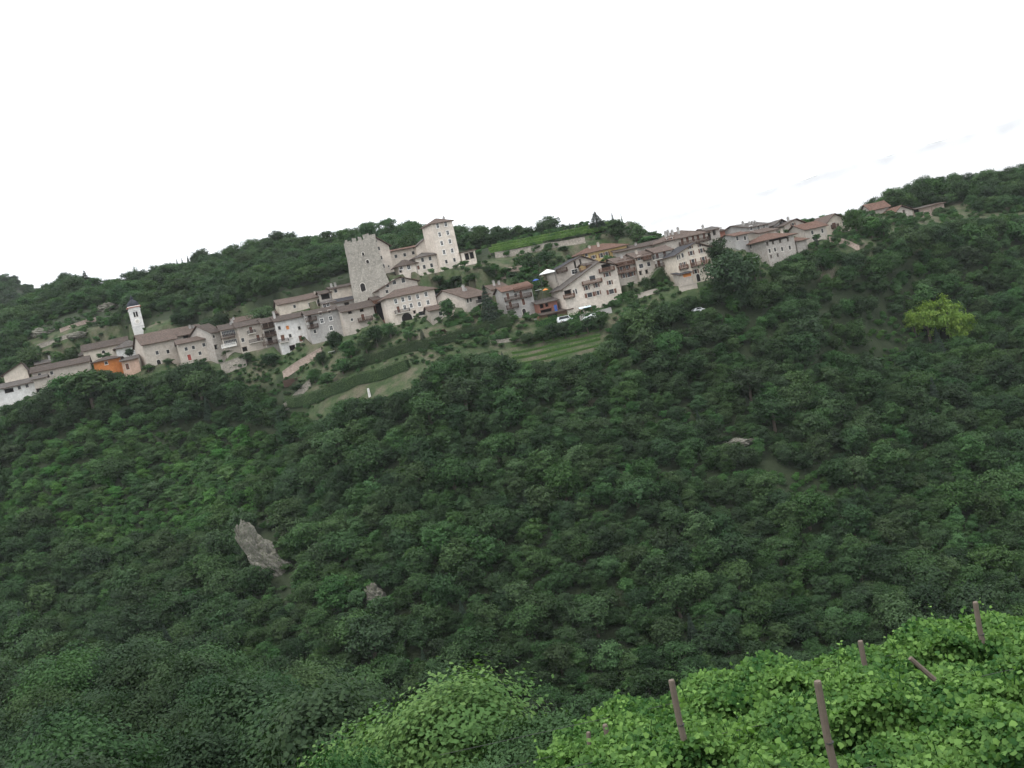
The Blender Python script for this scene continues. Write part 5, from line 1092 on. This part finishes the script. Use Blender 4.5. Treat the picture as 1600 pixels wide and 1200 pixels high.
def car(px, py, Y, yaw, label, van=False):
    P = at(px, py, Y); z = P.z-1.5; root = tag(empty('parked_van' if van else 'parked_car', (P.x, P.y, z), R(yaw)), label, 'van' if van else 'car')
    prof = [(-2.3, .3), (2.2, .3), (2.25, .75), (1.5, .95), (.9, 1.75 if van else 1.42), (-2.1, 1.8 if van else 1.4), (-2.35, .9)] if van else [(-2.1, .3), (2.1, .3), (2.1, .7), (1.1, .88), (.45, 1.4), (-1.2, 1.42), (-2., .95)]
    m = MB(); n = len(prof)
    for s in (-.82, .82): m.poly([(x, s, q) for x, q in (prof if s < 0 else prof[::-1])])
    for i in range(n): a, b = prof[i], prof[(i+1) % n]; m.poly([(a[0], .82, a[1]), (b[0], .82, b[1]), (b[0], -.82, b[1]), (a[0], -.82, a[1])])
    m.build('body', M['carw'], root)
    for s in (-.835, .835):
        g = MB(); a, b = prof[3], prof[4]; c = prof[5]; g.poly([(a[0]-.35, s, a[1]+.03), (b[0]-.12, s, b[1]-.08), (c[0]+.35, s, c[1]-.08), (c[0]+.1, s, a[1]+.03)]); g.build('side_window', M['glass'], root)
        for x in (-1.35, 1.3):
            t = MB(); t.lathe([(.33, -.1), (.33, .1)], 14); o = t.build('wheel', M['tyre'], root, (x, s*.93, .33)); o.rotation_euler.x = math.pi/2
            k = MB(); k.lathe([(.2, .101), (.2, .115)], 10); k.build('rim', M['frame'], o)
    w2 = MB(); a, b = prof[3], prof[4]; e = .012; w2.poly([(a[0]+e-.02, -.7, a[1]+.05+e), (a[0]+e-.02, .7, a[1]+.05+e), (b[0]+e+.04, .65, b[1]-.06+e), (b[0]+e+.04, -.65, b[1]-.06+e)]); w2.build('windscreen', M['glass'], root)
car(882, 495, 284.5, 12, 'white van parked beside the lane hedge below the shed', True)
car(921, 493, 283.0, 10, 'white car parked below the pale blue carport'); car(928, 489, 284.0, 10, 'white car parked at the right behind the other white car')
car(1090, 480, 279, 20, 'white car half hidden by trees below the lean-to shed')
def cold_frame():
    P = at(453, 570, 296); z = ground(P.x, P.y); root = tag(empty('cold_frame', (P.x, P.y, z), R(14)), 'dark open timber frame on the garden terrace below the pale house', 'garden frame')
    for i in range(7): m = MB(); m.box(-.07, .07, -.07, .07, -.4, 1.7); m.build('post', M['wood'], root, (-2.9+i*.97, 0, 0))
    for z_ in (1.62, .75): m = MB(); m.box(-3.05, 3.05, -.11, -.071, z_, z_+.14); m.build('rail', M['wood'], root)
    m = MB(); m.box(-3.05, 3.05, .9, 1.0, -.4, 1.6); m.build('back_board', M['wood'], root)
cold_frame()
def marker():
    P = hit(578, 620); root = tag(empty('stone_post', P), 'pale upright stone post on the lawn', 'post'); m = MB(); m.box(-.35, .35, -.25, .25, -.3, 2.0); m.v = [(x*(1 if q < 1 else .8), y, q) for x, y, q in m.v]; m.build('shaft', M['white'], root)
    k = MB(); k.box(-.25, .25, -.2, .2, 2.001, 2.3); k.build('cap', M['white'], root)
marker()
def woodpile():
    P = at(690, 522, 287); z = ground(P.x, P.y); root = tag(empty('woodpile', (P.x, P.y, z), R(15)), 'dark woodpile beside the little clipped conifer', 'woodpile')
    for j in range(4):
        for i in range(9-j): m = MB(); m.tube([(0, -.6, 0), (0, .6, 0)], .2, 7); m.build('log', M['wood2' if (i+j) % 3 else 'bark'], root, (-1.8+i*.42+j*.21, 0, .2+j*.36))
woodpile()
def butt():
    P = at(868, 479, 290.5); z = ground(P.x, P.y); P.z = max(P.z-.5, z); root = tag(empty('water_butt', P), 'blue water butt beside the brick house', 'barrel'); m = MB(); m.lathe([(.4, -.8), (.48, .4), (.42, 1.0), (.4, 1.02)], 14); m.build('barrel', M['blue'], root); l = MB(); l.lathe([(.44, 1.021), (.44, 1.08)], 14); l.build('lid', M['metal'], root)
butt()

HAZE = .00006
# ------------------------------------------------------------------ foreground: trees below the road and the vineyard
def near_tree(key, px, top, wpx, Y, label):
    P = at(px, top, Y); z = ground(P.x, P.y); return tree(key, P.x, P.y, z-.4, wpx*Y/FPX/2/TK[key][2], (P.z-z+.4)/TK[key][3], random.uniform(0, 6.28), 'tree', label)
near_tree('p0', 612, 1080, 540, 36, 'large pale yellow green tree at the bottom centre')
near_tree('q0', 810, 1092, 350, 33, 'mid green tree right of the pale yellow green tree')
near_tree('q0', 490, 1155, 300, 30, 'green tree at the bottom edge left of the pale tree')
near_tree('n1', 940, 1090, 190, 30, 'dark green bush behind the left end of the vineyard')
near_tree('q0', 720, 1172, 300, 24, 'green bushes at the bottom edge under the pale tree')
VTOP = 1.32
def vine_leaves(n, y0, x0, x1, hgt):
    """leaf centres of a vine row standing at distance y0 (local to the row, ground at 0)"""
    x = rng.uniform(x0, x1, n); prof = (1+.09*np.sin(x*2.1+y0)+.06*np.sin(x*5.3+2*y0))*np.clip(.55+(x-x0)/3.2*.45, .5, 1)
    u = rng.uniform(0, 1, n); top = u < .34; z = np.where(top, hgt*prof-rng.exponential(.10, n), rng.uniform(.42, 1, n)*hgt*prof)
    y = np.where(top, rng.uniform(-.5, .5, n), -.40-.16*np.sin(x*3.3)+rng.normal(size=n)*.13); back = rng.uniform(size=n) < .15; y = np.where(back & ~top, -y, y)
    return np.stack([x, y, z], -1), top
rows = [(8.9, -1.1, 7.0), (10.9, -1.5, 8.4), (12.9, -2.0, 9.8), (14.9, -2.3, 11.2)]
names = ['nearest row of bright green grapevines along the bottom edge', 'second row of bright green grapevines from the road', 'third row of bright green grapevines from the road', 'farthest row of bright green grapevines at the edge of the gorge']
one = None
for r_, (y0, x0, x1) in enumerate(rows):
    gz = ground((x0+x1)/2, y0); root = tag(empty('vine_row', (0, y0, gz)), names[r_], 'vines', 'foreground vine rows')
    n = int((x1-x0)*4000); P, top = vine_leaves(n, y0, x0, x1, VTOP)
    P[:, 2] += np.array([ground(x, y0)-gz for x in np.linspace(x0, x1, 40)])[np.clip(((P[:, 0]-x0)/(x1-x0)*39).astype(int), 0, 39)]
    N = np.where(top[:, None], np.array([0, -.35, 1.]), np.array([0, -1., .45]))+unit(n)*1.05; sz = rng.uniform(.042, .092, n)
    o = link('foliage', leaf_mesh('foliage', P, N, sz, .60*rng.uniform(0, 1, n)**1.3+.40*(.5+.5*np.sin(P[:, 0]*4.1+1.7*np.sin(P[:, 1]*3+P[:, 0]*1.3)+P[:, 2]*5)), M['lf_vine'], True), root); tag(o, kind='stuff')
    if one is None:                                                   # leaf meshes shared by the leaves that can be picked out singly
        one = [leaf_mesh('leaf', np.zeros((1, 3)), np.array([[0., 0, 1]]), np.array([.09]), np.array([t]), M['lf_vine'], True) for t in (.2, .5, .8, 1.0)]
    for i in range(300 if r_ in (1, 2) else 150):
        x = random.uniform(x0+.1, x1-.1); tp = random.random() < .5; z = min(1, .55+(x-x0)/3.2*.45)*VTOP*(1+.09*math.sin(x*2.1+y0)+.06*math.sin(x*5.3+2*y0))
        lf = link('leaf', one[i % 4], root, (x, random.uniform(-.55, .1) if tp else -.66+random.uniform(-.06, .08), (z+random.uniform(0, .06) if tp else z*random.uniform(.55, .98))+ground(x, y0)-gz))
        lf.rotation_euler = (random.uniform(-.5, .9) if tp else random.uniform(.7, 1.7), random.uniform(-.5, .5), random.uniform(0, 6.28) if tp else random.uniform(-.6, .6)); lf.scale = [random.uniform(.75, 1.25)]*3
    for i in range(int((x1-x0)/1.0)):                                 # stems, and young shoots above the row
        x = x0+.4+i*1.0+random.uniform(-.15, .15); b = MB(); b.tube([(0, 0, -.25), (.05, .02, .3), (-.02, 0, .5), (.03, 0, .6)], [.045, .04, .03, .02], 6); b.build('stem', M['bark'], root, (x, 0, ground(x, y0)-gz))
    for i in range(int((x1-x0)*3.5)):
        x = random.uniform(x0, x1); zt = min(1, .55+(x-x0)/3.2*.45)*VTOP*(1+.09*math.sin(x*2.1+y0)+.06*math.sin(x*5.3+2*y0))-.1+ground(x, y0)-gz; L = random.uniform(.15, .5); dx, dy = random.uniform(-.2, .2), random.uniform(-.2, .2)
        b = MB(); b.tube([(0, 0, -.15), (dx*.4, dy*.4, L*.6), (dx, dy, L)], [.008, .006, .003], 4); s = b.build('shoot', M['lf_vine'], root, (x, random.uniform(-.4, .3), zt))
        k = random.randrange(6, 10); tt = np.linspace(.1, 1, k); Pq = np.stack([dx*tt**1.5, dy*tt**1.5, L*tt], -1)+rng.normal(size=(k, 3))*.04
        link('shoot_leaves', leaf_mesh('shoot_leaves', Pq, unit(k)+np.array([0, -.3, .6]), .10*(1.15-.75*tt), np.full(k, .95), M['lf_vine'], True), s)
    for z_ in (.8, 1.2):
        b = MB(); b.tube([(x0, 0, z_), (x1, 0, z_)], .004, 4); b.build('wire', M['metal'], root)
for px, py, Y, r_, tilt, lb in ((1050, 1062, 12.55, .042, .3, 'weathered grey vineyard post, leftmost of the tall ones'), (1275, 1065, 10.4, .042, -.4, 'weathered brown vineyard post nearest the camera'),
                                (1347, 1000, 14.4, .040, 1.2, 'vineyard post standing behind the nearest post'), (1525, 940, 14.4, .040, .5, 'tallest looking vineyard post at the right'),
                                (950, 1130, 14.4, .04, 2.5, 'short dark vineyard post near the left end of the rows'), (907, 1148, 14.4, .034, -6, 'thin pale stake at the left end of the vineyard')):
    P = at(px, py, Y); z = ground(P.x, P.y); hh = P.z-z; root = tag(empty('vineyard_post', (P.x, P.y, z)), lb, 'post', 'vineyard posts'); root.rotation_euler = (R(tilt*.4), R(-tilt), 0)
    b = MB(); b.tube([(0, 0, -.5), (.012, 0, hh*.4), (-.01, .008, hh*.75), (0, 0, hh-.02), (0, 0, hh)], [r_*1.12, r_*1.05, r_, r_*.97, r_*.85], 9); b.build('shaft', M['post'], root)
    for z_ in (hh*.72,): s = MB(); s.lathe([(r_*1.1, 0), (r_*1.1, .012)], 9); s.build('wire_tie', M['metal'], root, (0, 0, z_))
def brace(p0, p1, Y, lb):
    a, b = at(*p0, Y), at(*p1, Y); root = tag(empty('brace_stake', b), lb, 'stake'); m = MB(); m.tube([Vector((0, 0, 0)), a-b], [.035, .03], 7); m.build('shaft', M['post'], root)
brace((1422, 1028), (1460, 1062), 12.6, 'leaning grey stake among the vines between two posts')

# ------------------------------------------------------------------ bleached mountain wall far beyond the village
def mountain():
    nx_, nz = 150, 40; V = []; F = []
    for i in range(nx_+1):
        x = -600+4200*i/nx_; a = x/3600*FPX
        top = np.interp(a, [-300, 100, 300, 600, 870, 1100, 1700], [20, 110, 225, 265, 300, 340, 380])+12*float(lump(np.array(x), np.array(0.), .012, 31))+6*float(lump(np.array(x), np.array(0.), .04, 32))
        for j in range(nz+1):
            t = j/nz; z = -150+(top+150)*t; y = 3600+260*t+45*float(lump(np.array(x), np.array(z*2.), .012, 33))+25*float(lump(np.array(x), np.array(z*2.), .035, 34))*(1-.4*t); V.append((x, y, z))
        V.append((x, 4100, -150))
    k = nz+2
    for i in range(nx_):
        for j in range(k-1): F.append((i*k+j, (i+1)*k+j, (i+1)*k+j+1, i*k+j+1))
    o = link('mountain', np_mesh('mountain', np.array(V), np.array(F), M['mountain'])); tag(o, kind='structure')
mountain()

# ------------------------------------------------------------------ thin summer haze over the whole valley
hz = MB(); hz.box(-9000, 9000, -60, 4600, -220, 560); hm = bpy.data.materials.new('haze'); hm.use_nodes = True; ht_ = hm.node_tree; ht_.nodes.clear()
ho = ht_.nodes.new('ShaderNodeOutputMaterial'); pv = ht_.nodes.new('ShaderNodeVolumePrincipled'); pv.inputs['Color'].default_value = (.93, .95, 1, 1); pv.inputs['Density'].default_value = HAZE; pv.inputs['Anisotropy'].default_value = .2
ht_.links.new(pv.outputs[0], ho.inputs['Volume']); hz_o = hz.build('haze', hm); tag(hz_o, 'thin pale haze filling the valley air', 'haze', kind='stuff')
